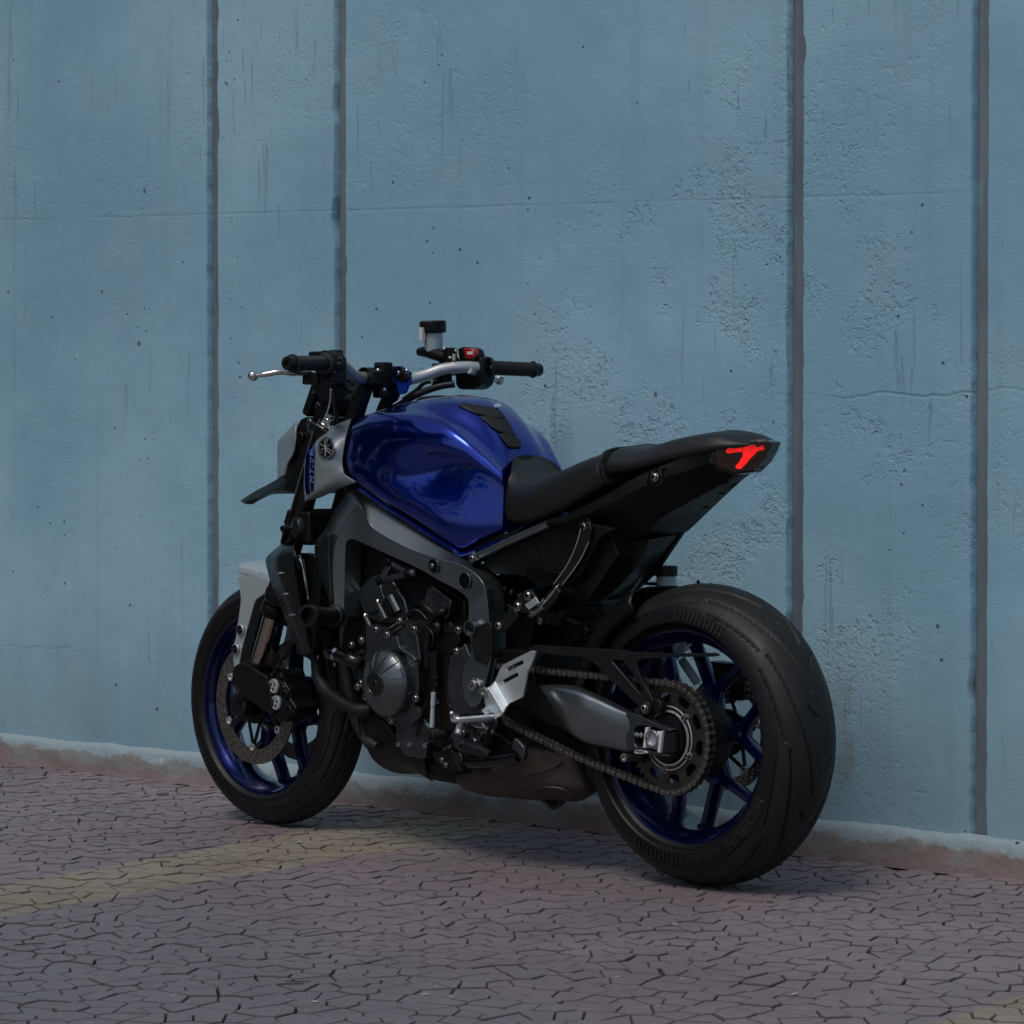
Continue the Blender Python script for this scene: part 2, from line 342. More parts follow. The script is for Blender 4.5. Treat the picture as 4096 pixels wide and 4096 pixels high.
# rear disc and caliper (far side)
def disc(parent, cx, cz, Y, ro, ri, n_b, a0, holes=True):
    b = MB(); th = .0025
    bm = bmesh.new(); es = []
    def ringv(pts):
        vs = [bm.verts.new(p) for p in pts]
        for i in range(len(vs)): es.append(bm.edges.new((vs[i], vs[(i + 1) % len(vs)])))
    ringv([(cx + ro * math.cos(a), Y + th, cz + ro * math.sin(a)) for a in np.linspace(0, 2 * math.pi, 120, endpoint=False)])
    inner = []
    for i in range(240):
        a = 2 * math.pi * i / 240; k = abs(((a - a0) / (2 * math.pi / n_b) + .5) % 1 - .5) * (2 * math.pi / n_b)
        rr = ri + .004 - (.012) * max(0, 1 - (k * ri / .012) ** 2) ** .5 if k * ri < .012 else ri + .004
        inner.append((cx + rr * math.cos(a), Y + th, cz + rr * math.sin(a)))
    ringv(inner)
    for k in range(n_b * 6):
        for j in range(3):
            a = a0 + (k + j * .33) * 2 * math.pi / (n_b * 6); rr = ri + .012 + j * (ro - ri - .02) / 2
            ringv([(cx + rr * math.cos(a) + .0026 * math.cos(q), Y + th, cz + rr * math.sin(a) + .0026 * math.sin(q)) for q in np.linspace(0, 2 * math.pi, 7, endpoint=False)])
    bmesh.ops.triangle_fill(bm, use_beauty=True, edges=es)
    r = bmesh.ops.extrude_face_region(bm, geom=list(bm.faces)); bmesh.ops.translate(bm, verts=[g for g in r['geom'] if isinstance(g, bmesh.types.BMVert)], vec=(0, -2 * th, 0))
    bmesh.ops.recalc_face_normals(bm, faces=bm.faces); me = bpy.data.meshes.new('brake_disc'); bm.to_mesh(me); bm.free()
    o = link('brake_disc', me, 'disc', parent)
    # carrier with arms and buttons
    cb = MB(); cb.lathe([(-.004, .035), (-.004, .050), (.004, .050), (.004, .035)], (cx, Y, cz), n=36, close=True)
    for k in range(n_b):
        a = a0 + k * 2 * math.pi / n_b; c = np.array([cx, Y, cz]); p1 = c + ri * 1.0 * np.array([math.cos(a), 0, math.sin(a)])
        for s_ in (-1, 1):
            p0 = c + .05 * np.array([math.cos(a + s_ * .45), 0, math.sin(a + s_ * .45)]); cb.tube([p0, p1], .0042, 6)
    cb.build('disc_carrier', 'dark', parent)
    bb = MB()
    for k in range(n_b):
        a = a0 + k * 2 * math.pi / n_b
        bb.lathe([(0, .0095), (.004, .0095), (.0045, .0085), (.0045, .0055), (.001, .0055), (.001, 0)], (cx + ri * math.cos(a), Y + .002, cz + ri * math.sin(a)), n=20)
    bb.build('disc_button', 'alu', parent, kind='stuff')
    return o
disc(rw, 0, RRz, -.062, .1225, .092, 5, R(20))
cal = MB(); cal.box((.005, -.075, RRz + .118), (.055, .024, .03)); cal.box((.03, -.075, RRz + .09), (.03, .02, .03)); cal.box((-.03, -.08, RRz + .1), (.02, .026, .03))
part('rear_brake_caliper', cal, 'dark', bevel=.006)
ab = MB(); ab.tube([K('H', 750, 630, -.09), K('H', 860, 790, -.09)], .013, 4); part('brake_torque_arm', ab, 'alu', bevel=.002)
# sprocket
spb = bmesh.new(); es = []
def ringb(bm, es, pts):
    vs = [bm.verts.new(tuple(p)) for p in pts]
    for i in range(len(vs)): es.append(bm.edges.new((vs[i], vs[(i + 1) % len(vs)])))
SPY = .117; pts = []
for i in range(45):
    for f, rr in ((0, .1085), (.22, .1085), (.42, .1175), (.58, .1175), (.78, .1085)):
        a = 2 * math.pi * (i + f) / 45; pts.append((rr * math.cos(a), SPY, RRz + rr * math.sin(a)))
ringb(spb, es, pts)
ringb(spb, es, [(.052 * math.cos(a), SPY, RRz + .052 * math.sin(a)) for a in np.linspace(0, 6.2832, 48, endpoint=False)])
for k in range(10):
    a = R(10 + 36 * k); r0, r1 = (.077, .094); w0, w1 = R(8), R(11.5)
    P = [(r0, -w0), (r0 - .002, 0), (r0, w0), (r0 + .006, w0 * 1.25), (r1 - .004, w1), (r1, w1 * .75), (r1 + .001, 0), (r1, -w1 * .75), (r1 - .004, -w1), (r0 + .006, -w0 * 1.25)]
    ringb(spb, es, [(r * math.cos(a + d), SPY, RRz + r * math.sin(a + d)) for r, d in P])
bmesh.ops.triangle_fill(spb, use_beauty=True, edges=es)
r_ = bmesh.ops.extrude_face_region(spb, geom=list(spb.faces)); bmesh.ops.translate(spb, verts=[g for g in r_['geom'] if isinstance(g, bmesh.types.BMVert)], vec=(0, -.006, 0))
bmesh.ops.recalc_face_normals(spb, faces=spb.faces); me = bpy.data.meshes.new('sprocket'); spb.to_mesh(me); spb.free()
link('sprocket', me, 'sprock', rw)
hb = MB()
hb.lathe([(.085, .03), (.085, .064), (.100, .066), (.112, .064), (.112, .05), (.128, .048), (.130, .03)], (0, 0, RRz), n=48)
hb.build('sprocket_carrier', 'dark', rw)
rg = MB(); rg.lathe([(.1195, .0535), (.1225, .0545), (.1225, .0575), (.1195, .0585)], (0, 0, RRz), n=60, close=True)
rg.lathe([(.1195, .0645), (.1215, .0655), (.1215, .0670), (.1195, .068)], (0, 0, RRz), n=60, close=True)
rg.build('sprocket_rim', 'alu', rw)
for a in (65, 137, 209, 281, 353): bolt(rw, (.067 * math.cos(R(a)), SPY + .001, RRz + .067 * math.sin(R(a))), .0068, h=.011)
# front
fw = wheel('front_wheel', WB, RFz, .104, .06, R(-76), 'blue ten spoke front wheel')
tyre('tyre', fw, WB, RFz, .300, .121, .104, tread(.300, 9, 0, 1, .12), 2)
for (c, x, y), t, sz in ((('I', 715, 1670), 'MICHELIN', .015), (('I', 520, 1665), '120/70 ZR 17', .011)):
    text_ring(t, fw, WB, RFz, .2435, (.300, .121), polar(c, x, y, .058, WB, RFz), sz * 1.2)
ribs(fw, WB, RFz, .246, .262, (.300, .121), 0, polar('I', 300, 1470, .058, WB, RFz), 12, R(2.6))
disc(fw, WB, RFz, .068, .149, .108, 6, R(-27)); disc(fw, WB, RFz, -.068, .149, .108, 6, R(-27))

# ---------------------------------------------------------------- chain: each plate pair is a link
chain = empty('drive_chain'); chain.parent = bike
fc = np.array([.615, .402]); rc = np.array([0., RRz]); rR, rF, pitch = .1137, .0404, .015875
dv = fc - rc; C_ = np.linalg.norm(dv); phi = math.atan2(dv[1], dv[0]); be = math.asin((rR - rF) / C_)
top_n = phi + math.pi / 2 - be; bot_n = phi - math.pi / 2 + be   # normals at the tangent points
P = []
for a in np.linspace(top_n, bot_n + 2 * math.pi, 60): P.append(rc + rR * np.array([math.cos(a), math.sin(a)]))
p1 = fc + rF * np.array([math.cos(bot_n), math.sin(bot_n)]); p0 = P[-1]
for t in np.linspace(0, 1, 20)[1:-1]: P.append(p0 * (1 - t) + p1 * t + np.array([0, -.012 * math.sin(math.pi * t)]))
for a in np.linspace(bot_n, top_n, 20): P.append(fc + rF * np.array([math.cos(a), math.sin(a)]))
P.append(P[0]); P = np.array(P); L = np.concatenate([[0], np.cumsum(np.linalg.norm(np.diff(P, axis=0), axis=1))])
N_ = int(L[-1] / pitch) // 2 * 2; pitch = L[-1] / N_
def chpt(s): s %= L[-1]; return np.array([np.interp(s, L, P[:, 0]), np.interp(s, L, P[:, 1])])
def link_mesh(outer):
    b = MB(); yo = .0092 if outer else .0066
    for sy in (-1, 1):
        o_ = [];
        for a in np.linspace(R(50), R(310), 9): o_.append((-pitch / 2 + .0072 * math.cos(a), .0072 * math.sin(a)))
        o_.append((0, -.0046))
        for a in np.linspace(R(-130), R(130), 9): o_.append((pitch / 2 + .0072 * math.cos(a), .0072 * math.sin(a)))
        o_.append((0, .0046))
        top = [np.array([x, sy * yo + .001, z]) for x, z in o_]; bot = [np.array([x, sy * yo - .001, z]) for x, z in o_]
        b.poly(top, bot)
    for sx in (-1, 1):
        b.lathe([(-.0112, 0), (-.0112, .0022), (-.0105, .0028), (.0105, .0028), (.0112, .0022), (.0112, 0)] if outer else [(-.006, .005), (.006, .005)], (sx * pitch / 2, 0, 0), n=10)
    o = b.build('chain_link', 'chain', None); me = o.data; bpy.data.objects.remove(o); return me
lm = [link_mesh(True), link_mesh(False)]
for i in range(N_):
    a, b_ = chpt(i * pitch), chpt((i + 1) * pitch); c = (a + b_) / 2; d = b_ - a
    o = bpy.data.objects.new('chain_link', lm[i % 2]); COL.objects.link(o); o.parent = chain
    o.matrix_local = Matrix.Translation((c[0], .117 - .003, c[1])) @ Matrix.Rotation(-math.atan2(d[1], d[0]), 4, 'Y')
fs = MB(); fs.lathe([(-.003, .01), (-.003, .036), (.003, .036), (.003, .01)], (fc[0], .114, fc[1]), n=32); part('front_sprocket', fs, 'chain')

# ---------------------------------------------------------------- fuel tank
tank_rails = [
 [(1.075, 0, .980), (1.01, 0, 1.006), (.93, 0, 1.024), (.85, 0, 1.036), (.77, 0, 1.042), (.69, 0, 1.034), (.63, 0, 1.002), (.59, 0, .955), (.555, 0, .895)],
 [(1.06, .055, .984), (1.0, .06, 1.003), (.92, .065, 1.018), (.84, .067, 1.029), (.76, .067, 1.033), (.685, .065, 1.022), (.63, .06, .987), (.585, .055, .938), (.548, .05, .885)],
 [(1.03, .085, .987), (.975, .095, .997), (.9, .100, 1.006), (.82, .105, 1.010), (.745, .108, 1.004), (.68, .108, .988), (.63, .100, .960), (.582, .088, .918), (.540, .078, .872)],
 [(1.007, .106, .985), (.94, .120, .997), (.86, .132, .996), (.78, .139, .988), (.72, .141, .976), (.66, .140, .960), (.61, .130, .934), (.570, .113, .902), (.525, .098, .862)],
 [(1.01, .124, .955), (.935, .143, .958), (.85, .154, .95), (.77, .158, .938), (.71, .154, .928), (.65, .145, .915), (.60, .129, .893), (.558, .112, .866), (.521, .098, .835)],
 [(1.0, .145, .90), (.925, .157, .885), (.85, .154, .870), (.785, .143, .865), (.72, .123, .875), (.665, .114, .885), (.615, .109, .884), (.565, .103, .866), (.520, .0975, .832)],
 [(.975, .150, .86), (.90, .156, .832), (.83, .154, .808), (.775, .150, .800), (.715, .143, .785), (.665, .136, .768), (.62, .128, .757), (.57, .116, .754), (.518, .102, .764)],
 [(.955, .148, .844), (.87, .146, .803), (.79, .140, .770), (.715, .132, .735), (.66, .127, .711), (.633, .122, .701), (.60, .115, .712), (.56, .108, .727), (.52, .101, .742)],
 [(.945, .115, .838), (.86, .11, .795), (.78, .11, .765), (.71, .105, .732), (.66, .10, .709), (.633, .098, .699), (.60, .09, .709), (.56, .085, .722), (.52, .08, .738)],
]
tank = skin('fuel_tank', tank_rails, 'blue', bike, nu=8, nv=6, mirror=True, angle=55)
# the flange below the tank's lower edge
for sg in (1, -1):
    fl = MB(); low = [(.96, .134, .827), (.87, .134, .787), (.79, .131, .754), (.715, .126, .719), (.66, .122, .696), (.636, .119, .684), (.60, .112, .692), (.56, .106, .706), (.53, .10, .716)]
    pp = smooth_path(low, 5); fl.tube([np.array([p[0], sg * p[1], p[2]]) for p in (pp if sg > 0 else pp[:26])], .0058, 8); part('tank_flange', fl, 'blue')
def patch(name, rails, m, parent, u0, u1, v0, v1, off, nu=8, nv=6, shape=None, thick=.0015, **k):
    """a thin sheet lying on a skinned body: u along the rails, v across them (fractions); shape(u, v) -> keep"""
    G = grid_of(rails, nu, nv); a, b = G.shape[:2]
    def at(v, u):
        i, j = v * (a - 1), u * (b - 1); i0, j0 = min(int(i), a - 2), min(int(j), b - 2); fi, fj = i - i0, j - j0
        return (G[i0, j0] * (1 - fi) * (1 - fj) + G[i0 + 1, j0] * fi * (1 - fj) + G[i0, j0 + 1] * (1 - fi) * fj + G[i0 + 1, j0 + 1] * fi * fj)
    n1, n2 = 26, 26; V = []; 
    for i in range(n1):
        for j in range(n2):
            v = v0 + (v1 - v0) * i / (n1 - 1)
            lo, hi = (shape((v - v0) / (v1 - v0)) if shape else (0, 1))
            u = u0 + (u1 - u0) * (lo + (hi - lo) * j / (n2 - 1))
            p = at(v, u); du = at(v, min(1, u + .01)) - at(v, max(0, u - .01)); dvv = at(min(1, v + .01), u) - at(max(0, v - .01), u)
            n = np.cross(du, dvv); n /= (np.linalg.norm(n) + 1e-12)
            if n[1] < 0: n = -n
            V.append(p + n * off)
    return obj(name, V, gridfaces(n1, n2), m, parent, **k)
# tank pad: a stepped sheet over the rear slope, laid on the tank's skin
def skin_lookup(rails, nu, nv, mirror):
    G = grid_of(rails, nu, nv)
    if mirror: G2 = G[::-1].copy(); G2[..., 1] *= -1; G = np.concatenate([G2[:-1], G], 0)
    du = np.gradient(G, axis=1); dv_ = np.gradient(G, axis=0); n = np.cross(dv_, du); n /= np.linalg.norm(n, axis=-1, keepdims=True) + 1e-12
    ctr = G.mean((0, 1)); n *= np.sign(((G - ctr) * n).sum(-1, keepdims=True)); G, n = G.reshape(-1, 3), n.reshape(-1, 3)
    ok = ((G - CAM) * n).sum(1) < 0; G, n = G[ok], n[ok]; rel = G - CAM; dd = rel @ AX_F
    return G, n, rel @ AX_R / dd * FPX + 2048, 2048 - rel @ AX_U / dd * FPX
TL_ = skin_lookup(tank_rails, 14, 12, True)
def laid(look, c, x, y, off):
    G, n, X_, Y_ = look; o = CR[c]; u, v = o[0] + x / o[2], o[1] + y / o[2]; d = (X_ - u) ** 2 + (Y_ - v) ** 2; idx = np.argsort(d)[:6]; wg = 1 / (d[idx] + 2.)
    return (G[idx] * wg[:, None]).sum(0) / wg.sum() + off * (n[idx] * wg[:, None]).sum(0) / wg.sum()
for rows in ([(736, 588, 650), (745, 590, 720), (757, 602, 790), (772, 635, 850), (790, 675, 880), (806, 720, 893), (820, 790, 903), (838, 845, 913)],
             [(822, 738, 785), (835, 745, 840), (850, 768, 922), (870, 790, 935), (890, 812, 948), (910, 835, 958), (928, 870, 966), (945, 930, 974), (960, 962, 983)],
             [(945, 868, 925), (960, 880, 955), (975, 893, 996), (995, 906, 1010), (1015, 920, 1018), (1032, 934, 1021), (1042, 950, 1020)]):
    V = [laid(TL_, 'B', xl + (xr - xl) * t, y, .0022) for (y, xl, xr) in rows for t in np.linspace(0, 1, 12)]
    o = obj('tank_pad', V, gridfaces(len(rows), 12), 'grip', bike, label='black textured rubber piece of the tank pad')
    so = o.modifiers.new('t', 'SOLIDIFY'); so.thickness = .003; so.offset = 0
V = [laid(TL_, 'B', x, y, .006) for x, y in ((825, 752), (868, 740), (880, 760), (838, 772))]; pl = MB(); pl.add(V, [(0, 1, 2, 3)]); part('pad_badge', pl, 'alu')
# fuel cap
cp = MB(); cp.lathe([(0, .001), (.006, .001), (.006, .03), (.003, .036), (0, .038)], (.86, 0, 1.0335), ax=(.1, 0, 1), n=36); part('fuel_cap', cp, 'dark')

# ---------------------------------------------------------------- side covers (grey air scoops)
cov = [
 KL('J', [(700, 505, .118), (800, 415, .115), (930, 330, .108), (1135, 238, .100)]),
 KL('J', [(655, 600, .160), (790, 520, .158), (930, 470, .148), (1085, 420, .132)]),
 KL('J', [(552, 760, .178), (740, 745, .180), (900, 740, .170), (1032, 760, .152)]),
 KL('J', [(533, 1050, .182), (700, 1010, .182), (880, 940, .173), (1045, 915, .157)]),
 KL('J', [(543, 1285, .182), (720, 1180, .178), (900, 1080, .168), (1075, 975, .155)]),
 KL('J', [(548, 1310, .168), (760, 1250, .154), (1000, 1135, .146), (1208, 1062, .144)]),
]
sc = skin('air_scoop_cover', cov, 'panel', bike, nu=8, nv=6, angle=40, ends=False)
so = sc.modifiers.new('t', 'SOLIDIFY'); so.thickness = .004; so.offset = -1
mirrored(sc)
def cover_patch(name, pts, m, off, parent, n=16):
    """strip on the cover between a left and right px edge, each row (y, xl, xr)"""
    G = grid_of(cov, 14, 12).reshape(-1, 3)
    rel = G - CAM; X_ = rel @ AX_R / (rel @ AX_F) * FPX + 2048; Y_ = 2048 - rel @ AX_U / (rel @ AX_F) * FPX
    V = []
    for (y, xl, xr) in pts:
        for t in np.linspace(0, 1, 4):
            x = xl + (xr - xl) * t; u, v = 1050 + x / 3.22, 1600 + y / 3.22
            d = (X_ - u) ** 2 + (Y_ - v) ** 2; idx = np.argsort(d)[:5]; wg = 1 / (d[idx] + .5); Yd = float((G[idx, 1] * wg).sum() / wg.sum())
            V.append(K('J', x, y, Yd) + np.array([0, off, 0]))
    o = obj(name, V, gridfaces(len(pts), 4), m, parent); return o
cover_patch('blue_stripe', [(640, 590, 632), (720, 570, 622), (900, 553, 610), (1050, 552, 606), (1150, 558, 612), (1195, 568, 622), (1222, 574, 590)], 'blue', .0022, sc)
cover_patch('blue_stripe', [(575, 662, 690), (650, 640, 688), (760, 628, 676), (900, 620, 668), (1050, 622, 664), (1165, 630, 664), (1188, 634, 642)], 'blue', .0022, sc)
# lettering down the second stripe
c = bpy.data.curves.new('model_lettering', 'FONT'); c.body = 'MT-09'; c.size = .021; c.extrude = .0003; c.align_x = 'CENTER'; c.align_y = 'CENTER'; c.space_character = 1.35; c.shear = .3
o = bpy.data.objects.new('tmp', c); COL.objects.link(o)
me = bpy.data.meshes.new_from_object(o.evaluated_get(bpy.context.evaluated_depsgraph_get())); bpy.data.objects.remove(o)
ctr = K('J', 644, 880, .185); bt = K('J', 646, 1100, .185)
for v in me.vertices: x, y, z = v.co; v.co = (ctr[0] + y * 1.0 , .1862 + z, ctr[2] + x * 1.0)
link('model_lettering', me, mat('pale_blue_print', (.12, .2, .45), .4), sc)
# round emblem: three tuning forks in a ring
ec = K('J', 826, 620, .1775); em = MB()
nrm = np.array([-.12, 1, .10]); nrm /= np.linalg.norm(nrm); ea = np.cross(nrm, [0, 0, 1.]); ea /= np.linalg.norm(ea); eb = np.cross(ea, nrm); eb *= np.sign(eb[2])
em.lathe([(0, 0.001), (.002, .001), (.002, .024), (0, .0245)], ec, nrm, 40); edisc = em.build('emblem', 'gloss', bike, label='round chrome emblem of three crossed tuning forks')
er = MB(); er.lathe([(.0015, .0205), (.0038, .0215), (.0038, .0248), (.001, .0262)], ec, nrm, 48, close=True)
for k in range(3):
    a = math.pi / 2 + k * 2 * math.pi / 3; d = ea * math.cos(a) + eb * math.sin(a); p_ = ea * -math.sin(a) + eb * math.cos(a); b0 = ec + nrm * .003
    er.tube([b0 - d * .019, b0 + d * .004], .0011, 6); 
    for s_ in (-1, 1): er.tube([b0 + d * .004, b0 + d * .007 + p_ * s_ * .0032, b0 + d * .0205 + p_ * s_ * .0032], .0010, 6)
er.build('emblem_ring', 'chrome', edisc)

# ---------------------------------------------------------------- frame
O_ = [(1312, 2423), (1280, 2300), (1257, 2190), (1300, 2112), (1345, 2030), (1400, 1962), (1469, 1989), (1640, 2088), (1788, 2182), (1879, 2248), (1945, 2299), (1972, 2370), (1982, 2470), (1984, 2560), (1984, 2640), (1966, 2720), (1945, 2805), (1915, 2832)]
G_ = [(1338, 2430), (1330, 2300), (1338, 2190), (1368, 2110), (1402, 2050), (1440, 2020), (1490, 2110), (1620, 2188), (1745, 2232), (1850, 2262), (1918, 2312), (1945, 2370), (1955, 2470), (1958, 2560), (1962, 2640), (1945, 2720), (1925, 2800), (1905, 2828)]
I_ = [(1374, 2470), (1377, 2330), (1380, 2200), (1388, 2164), (1411, 2157), (1440, 2168), (1548, 2218), (1666, 2271), (1759, 2324), (1835, 2364), (1868, 2395), (1874, 2440), (1872, 2490), (1876, 2540), (1884, 2600), (1850, 2690), (1852, 2765), (1880, 2828)]
fr = [[K('X', *p, .085) for p in O_], [K('X', *p, .112) for p in O_], [K('X', *p, .150 if i < 12 else .142) for i, p in enumerate(G_)], [K('X', *p, .143 if i < 12 else .136) for i, p in enumerate(I_)], [K('X', p[0] + 2, p[1], .095) for p in I_]]
for j in range(len(O_)):                        # the underside wraps straight in behind the inner edge
    fr[4][j] = fr[3][j] + np.array([0, -.05, 0]); fr[0][j] = fr[1][j] + np.array([0, -.03, 0])
f1 = skin('frame', fr, 'frame', bike, nu=6, sv=False, angle=22, bevel=.004, seg=3); mirrored(f1)
def cup(c, x, y, Y, r, m='dark', name='frame_bolt_hole'):
    p = K(c, x, y, Y); b = MB(); b.lathe([(.0015, r * 1.12), (.0025, r * 1.05), (.0010, r * .95), (-.004, r * .9), (-.004, 0)], p, n=28)
    o = b.build(name, 'frame', bike); b = MB(); b.lathe([(-.003, r * .92), (-.003, 0)], p, n=24); o2 = b.build('hole', 'dark', o); return o
for (x, y, r) in ((860, 265, .0155), (1060, 360, .0175)):
    p = K('E', x, y, .1505); b = MB(); b.lathe([(.0004, r), (.0006, 0)], p, n=28); o = b.build('frame_hole', 'gloss', bike)
    b = MB(); b.lathe([(.0004, r * 1.0), (.002, r * 1.03), (.002, r * 1.1), (.0, r * 1.14)], p, n=28); b.build('hole_rim', 'frame', o)
    if x < 900: bolt(o, p + np.array([.004, -.001, 0]), .006)
p = K('E', 1095, 665, .150); b = MB(); b.lathe([(-.01, .0175), (.003, .0175), (.003, .0145), (-.006, .0135), (-.006, 0)], p, n=28); part('frame_boss', b, 'frame')
bolt(bike, p + np.array([0, -.005, 0]), .008, m='dark')
# dark recess panels on the rear leg and front leg
for nm, cc, pts, yy in (('frame_recess', 'E', [(1120, 655), (1215, 625), (1232, 640), (1235, 800), (1200, 905), (1170, 890), (1120, 870), (1105, 760)], .1445),):
    slab(nm, KL(cc, pts, yy), .004, 'frameblk', bike, bevel=.002)
slab('frame_front_cover', KL('D', [(835, 120), (880, 60), (915, 45), (915, 130), (918, 250), (930, 470), (905, 440), (870, 330), (842, 215)], .157), .02, 'frameblk', bike, bevel=.006)
# pivot plate with the oval opening and nut
slab('pivot_plate', KL('E', [(960, 850), (1060, 760), (1110, 880), (1200, 930), (1262, 850), (1235, 1010), (1200, 1140), (1130, 1200), (1040, 1190), (960, 1150), (940, 1000)], .128), .03, 'case', bike, bevel=.004)
pv = [K('E', 1108 + 50 * math.cos(a), 1040 + 118 * math.sin(a), .1285) for a in np.linspace(0, 2 * math.pi, 32, endpoint=False)]
slab('pivot_recess', pv, .01, 'dark', bike, bevel=0)
tb = MB(); tb.tube(pv + [pv[0]], .0022, 8, cap=False); part('recess_rim', tb, 'case')
p = K('E', 1130, 1030, .140); nb = MB(); nb.lathe([(-.02, .017), (.0, .017), (.002, .015)], p, n=6); nb.lathe([(0, .0125), (.012, .0125), (.013, .011), (.013, .007), (.004, .006), (.004, 0)], p, n=24); part('pivot_nut', nb, 'bolt')
# subframe rails
sr = MB(); sr.tube([K('B', 700, 1812, .118), K('B', 960, 1690, .118), K('B', 1225, 1572, .118)], .0095, 12); o = part('subframe_rail', sr, 'frame'); mirrored(o)
st = MB(); st.tube([K('B', 690, 1790, .120), K('B', 720, 1845, .120)], .013, 10); o = part('subframe_joint', st, 'frameblk'); bolt(bike, K('B', 685, 1815, .133), .007)
wr = MB(); wr.tube(smooth_path([K('B', 930, 1665, .105), K('B', 990, 1630, .108), K('B', 1040, 1590, .108), K('B', 1085, 1560, .10)], 4), .004, 8); part('seat_latch_cable', wr, 'plastic')

# ---------------------------------------------------------------- seats and tail
rider = [
 [(.562, 0, .905), (.53, 0, .886), (.49, 0, .858), (.445, 0, .846), (.39, 0, .868), (.33, 0, .889), (.26, 0, .908), (.20, 0, .921)],
 [(.54, .045, .900), (.515, .062, .872), (.478, .085, .842), (.43, .10, .838), (.37, .110, .857), (.31, .115, .875), (.25, .115, .894), (.195, .11, .908)],
 [(.517, .080, .868), (.505, .100, .83), (.472, .117, .806), (.42, .132, .806), (.36, .140, .818), (.30, .140, .834), (.24, .136, .856), (.18, .13, .875)],
 [(.521, .093, .80), (.500, .110, .775), (.462, .122, .768), (.40, .134, .774), (.34, .138, .790), (.29, .138, .804), (.23, .133, .828), (.17, .127, .852)],
 [(.520, .085, .785), (.495, .10, .760), (.46, .11, .755), (.40, .12, .762), (.34, .125, .778), (.29, .125, .792), (.23, .12, .818), (.17, .115, .842)],
]
skin('rider_seat', rider, 'seat', bike, nu=7, nv=5, mirror=True, angle=60)
sb = MB()
strap = smooth_path([(.215, 0, .9215), (.210, .07, .917), (.203, .11, .903), (.190, .136, .872), (.182, .131, .845)], 6)
sb.tube([np.array([p[0], -p[1], p[2]]) for p in strap[::-1]][:-1] + strap, .0042, 8); part('seat_piping', sb, 'seat')
pill = [
 [(.203, 0, .916), (.18, 0, .930), (.12, 0, .929), (.02, 0, .948), (-.07, 0, .958), (-.12, 0, .951), (-.155, 0, .937)],
 [(.195, .07, .908), (.175, .085, .919), (.11, .085, .919), (.01, .08, .939), (-.075, .07, .949), (-.12, .055, .943), (-.155, .035, .933)],
 [(.184, .118, .888), (.165, .125, .893), (.10, .118, .897), (.0, .103, .916), (-.08, .09, .928), (-.125, .073, .930), (-.158, .045, .928)],
 [(.182, .120, .862), (.16, .122, .868), (.095, .114, .876), (-.005, .100, .898), (-.085, .087, .914), (-.13, .068, .919), (-.158, .042, .923)],
 [(.18, .08, .86), (.16, .08, .862), (.095, .08, .87), (-.005, .07, .893), (-.085, .06, .909), (-.13, .05, .915), (-.158, .03, .920)],
]
skin('pillion_seat', pill, 'seat', bike, nu=7, nv=5, mirror=True, angle=60)
# tail unit: side top edge, lower edge, underside
def tl(pts, dy=0): return [K('C', x, y, Y) for x, y, Y in pts]
tail = [
 tl([(300, 775, .128), (480, 712, .134), (700, 600, .132), (870, 500, .125), (1100, 402, .103), (1360, 315, .082), (1560, 290, .045), (1745, 268, .005)]),
 tl([(330, 800, .132), (520, 750, .138), (740, 650, .135), (920, 560, .126), (1130, 480, .103), (1380, 400, .071), (1560, 360, .035), (1738, 300, .005)]),
 tl([(420, 860, .10), (640, 820, .10), (850, 760, .095), (1020, 690, .080), (1200, 620, .056), (1430, 520, .030), (1585, 430, .018), (1736, 308, .003)]),
]
bott = [K('C', x, y, -.062) for x, y in ((790, 1000), (960, 930), (1100, 890), (1200, 850), (1320, 740))] + [K('C', 1500, 570, -.03), K('C', 1680, 405, -.012), K('C', 1736, 314, -.002)]
tail.append([np.array([p[0], -p[1], p[2]]) for p in bott]); tail.append([np.array([p[0], 0., p[2]]) for p in bott])
T3 = [[np.array(p) for p in r] for r in tail]
T3.insert(0, [np.array([p[0], 0, p[2] - .004]) for p in T3[0]])
skin('tail_unit', T3, 'plastic', bike, nu=6, nv=4, sv=False, mirror=True, angle=24, bevel=.003, seg=3)
# inner mudguard below the tail
im = [[K('C', x, y, .055) for x, y in ((330, 830), (560, 850), (760, 900), (960, 900))], [K('C', x, y, .06) for x, y in ((340, 1200), (560, 1320), (730, 1235), (900, 1050))],
      [np.array([p[0], -.055, p[2]]) for p in (K('C', 400, 1330, -.055), K('C', 640, 1330, -.055), K('C', 870, 1228, -.055), K('C', 1160, 862, -.055))]]
skin('inner_mudguard', im, 'plastic', bike, nu=5, sv=False, angle=30)
sl = slab('undertail_panel', KL('C', [(870, 1228), (1000, 1105), (1100, 958), (1165, 862), (1120, 830), (760, 860), (560, 900), (520, 1300), (730, 1240)], -.05), .012, 'plastic', bike)
slab('side_panel', KL('C', [(-60, 985), (120, 900), (310, 800), (480, 790), (560, 850), (700, 830), (760, 1000), (560, 1300), (340, 1200), (170, 1140), (-40, 1120), (-120, 1060)], .105), .12, 'plastic', bike, bevel=.004)
slab('under_seat_box', KL('B', [(560, 1830), (760, 1840), (1240, 1600), (1240, 1560), (900, 1640), (600, 1760)], .10), .2, 'dark', bike)
slab('tail_duct', KL('C', [(165, 1080), (240, 1060), (310, 1100), (420, 1120), (420, 1190), (330, 1195), (170, 1150)], .115), .05, 'gloss', bike)
for x, y in ((1000, 495), (548, 815)):
    Yb = .1285 if x > 900 else .1375; p = K('C', x, y, Yb)
    b = MB(); b.lathe([(-.004, .020), (.0, .020), (.0012, .016)], p, n=26); part('bolt_seat', b, 'gloss'); bolt(bike, p + np.array([0, .001, 0]), .0085, h=.008, m='chrome')
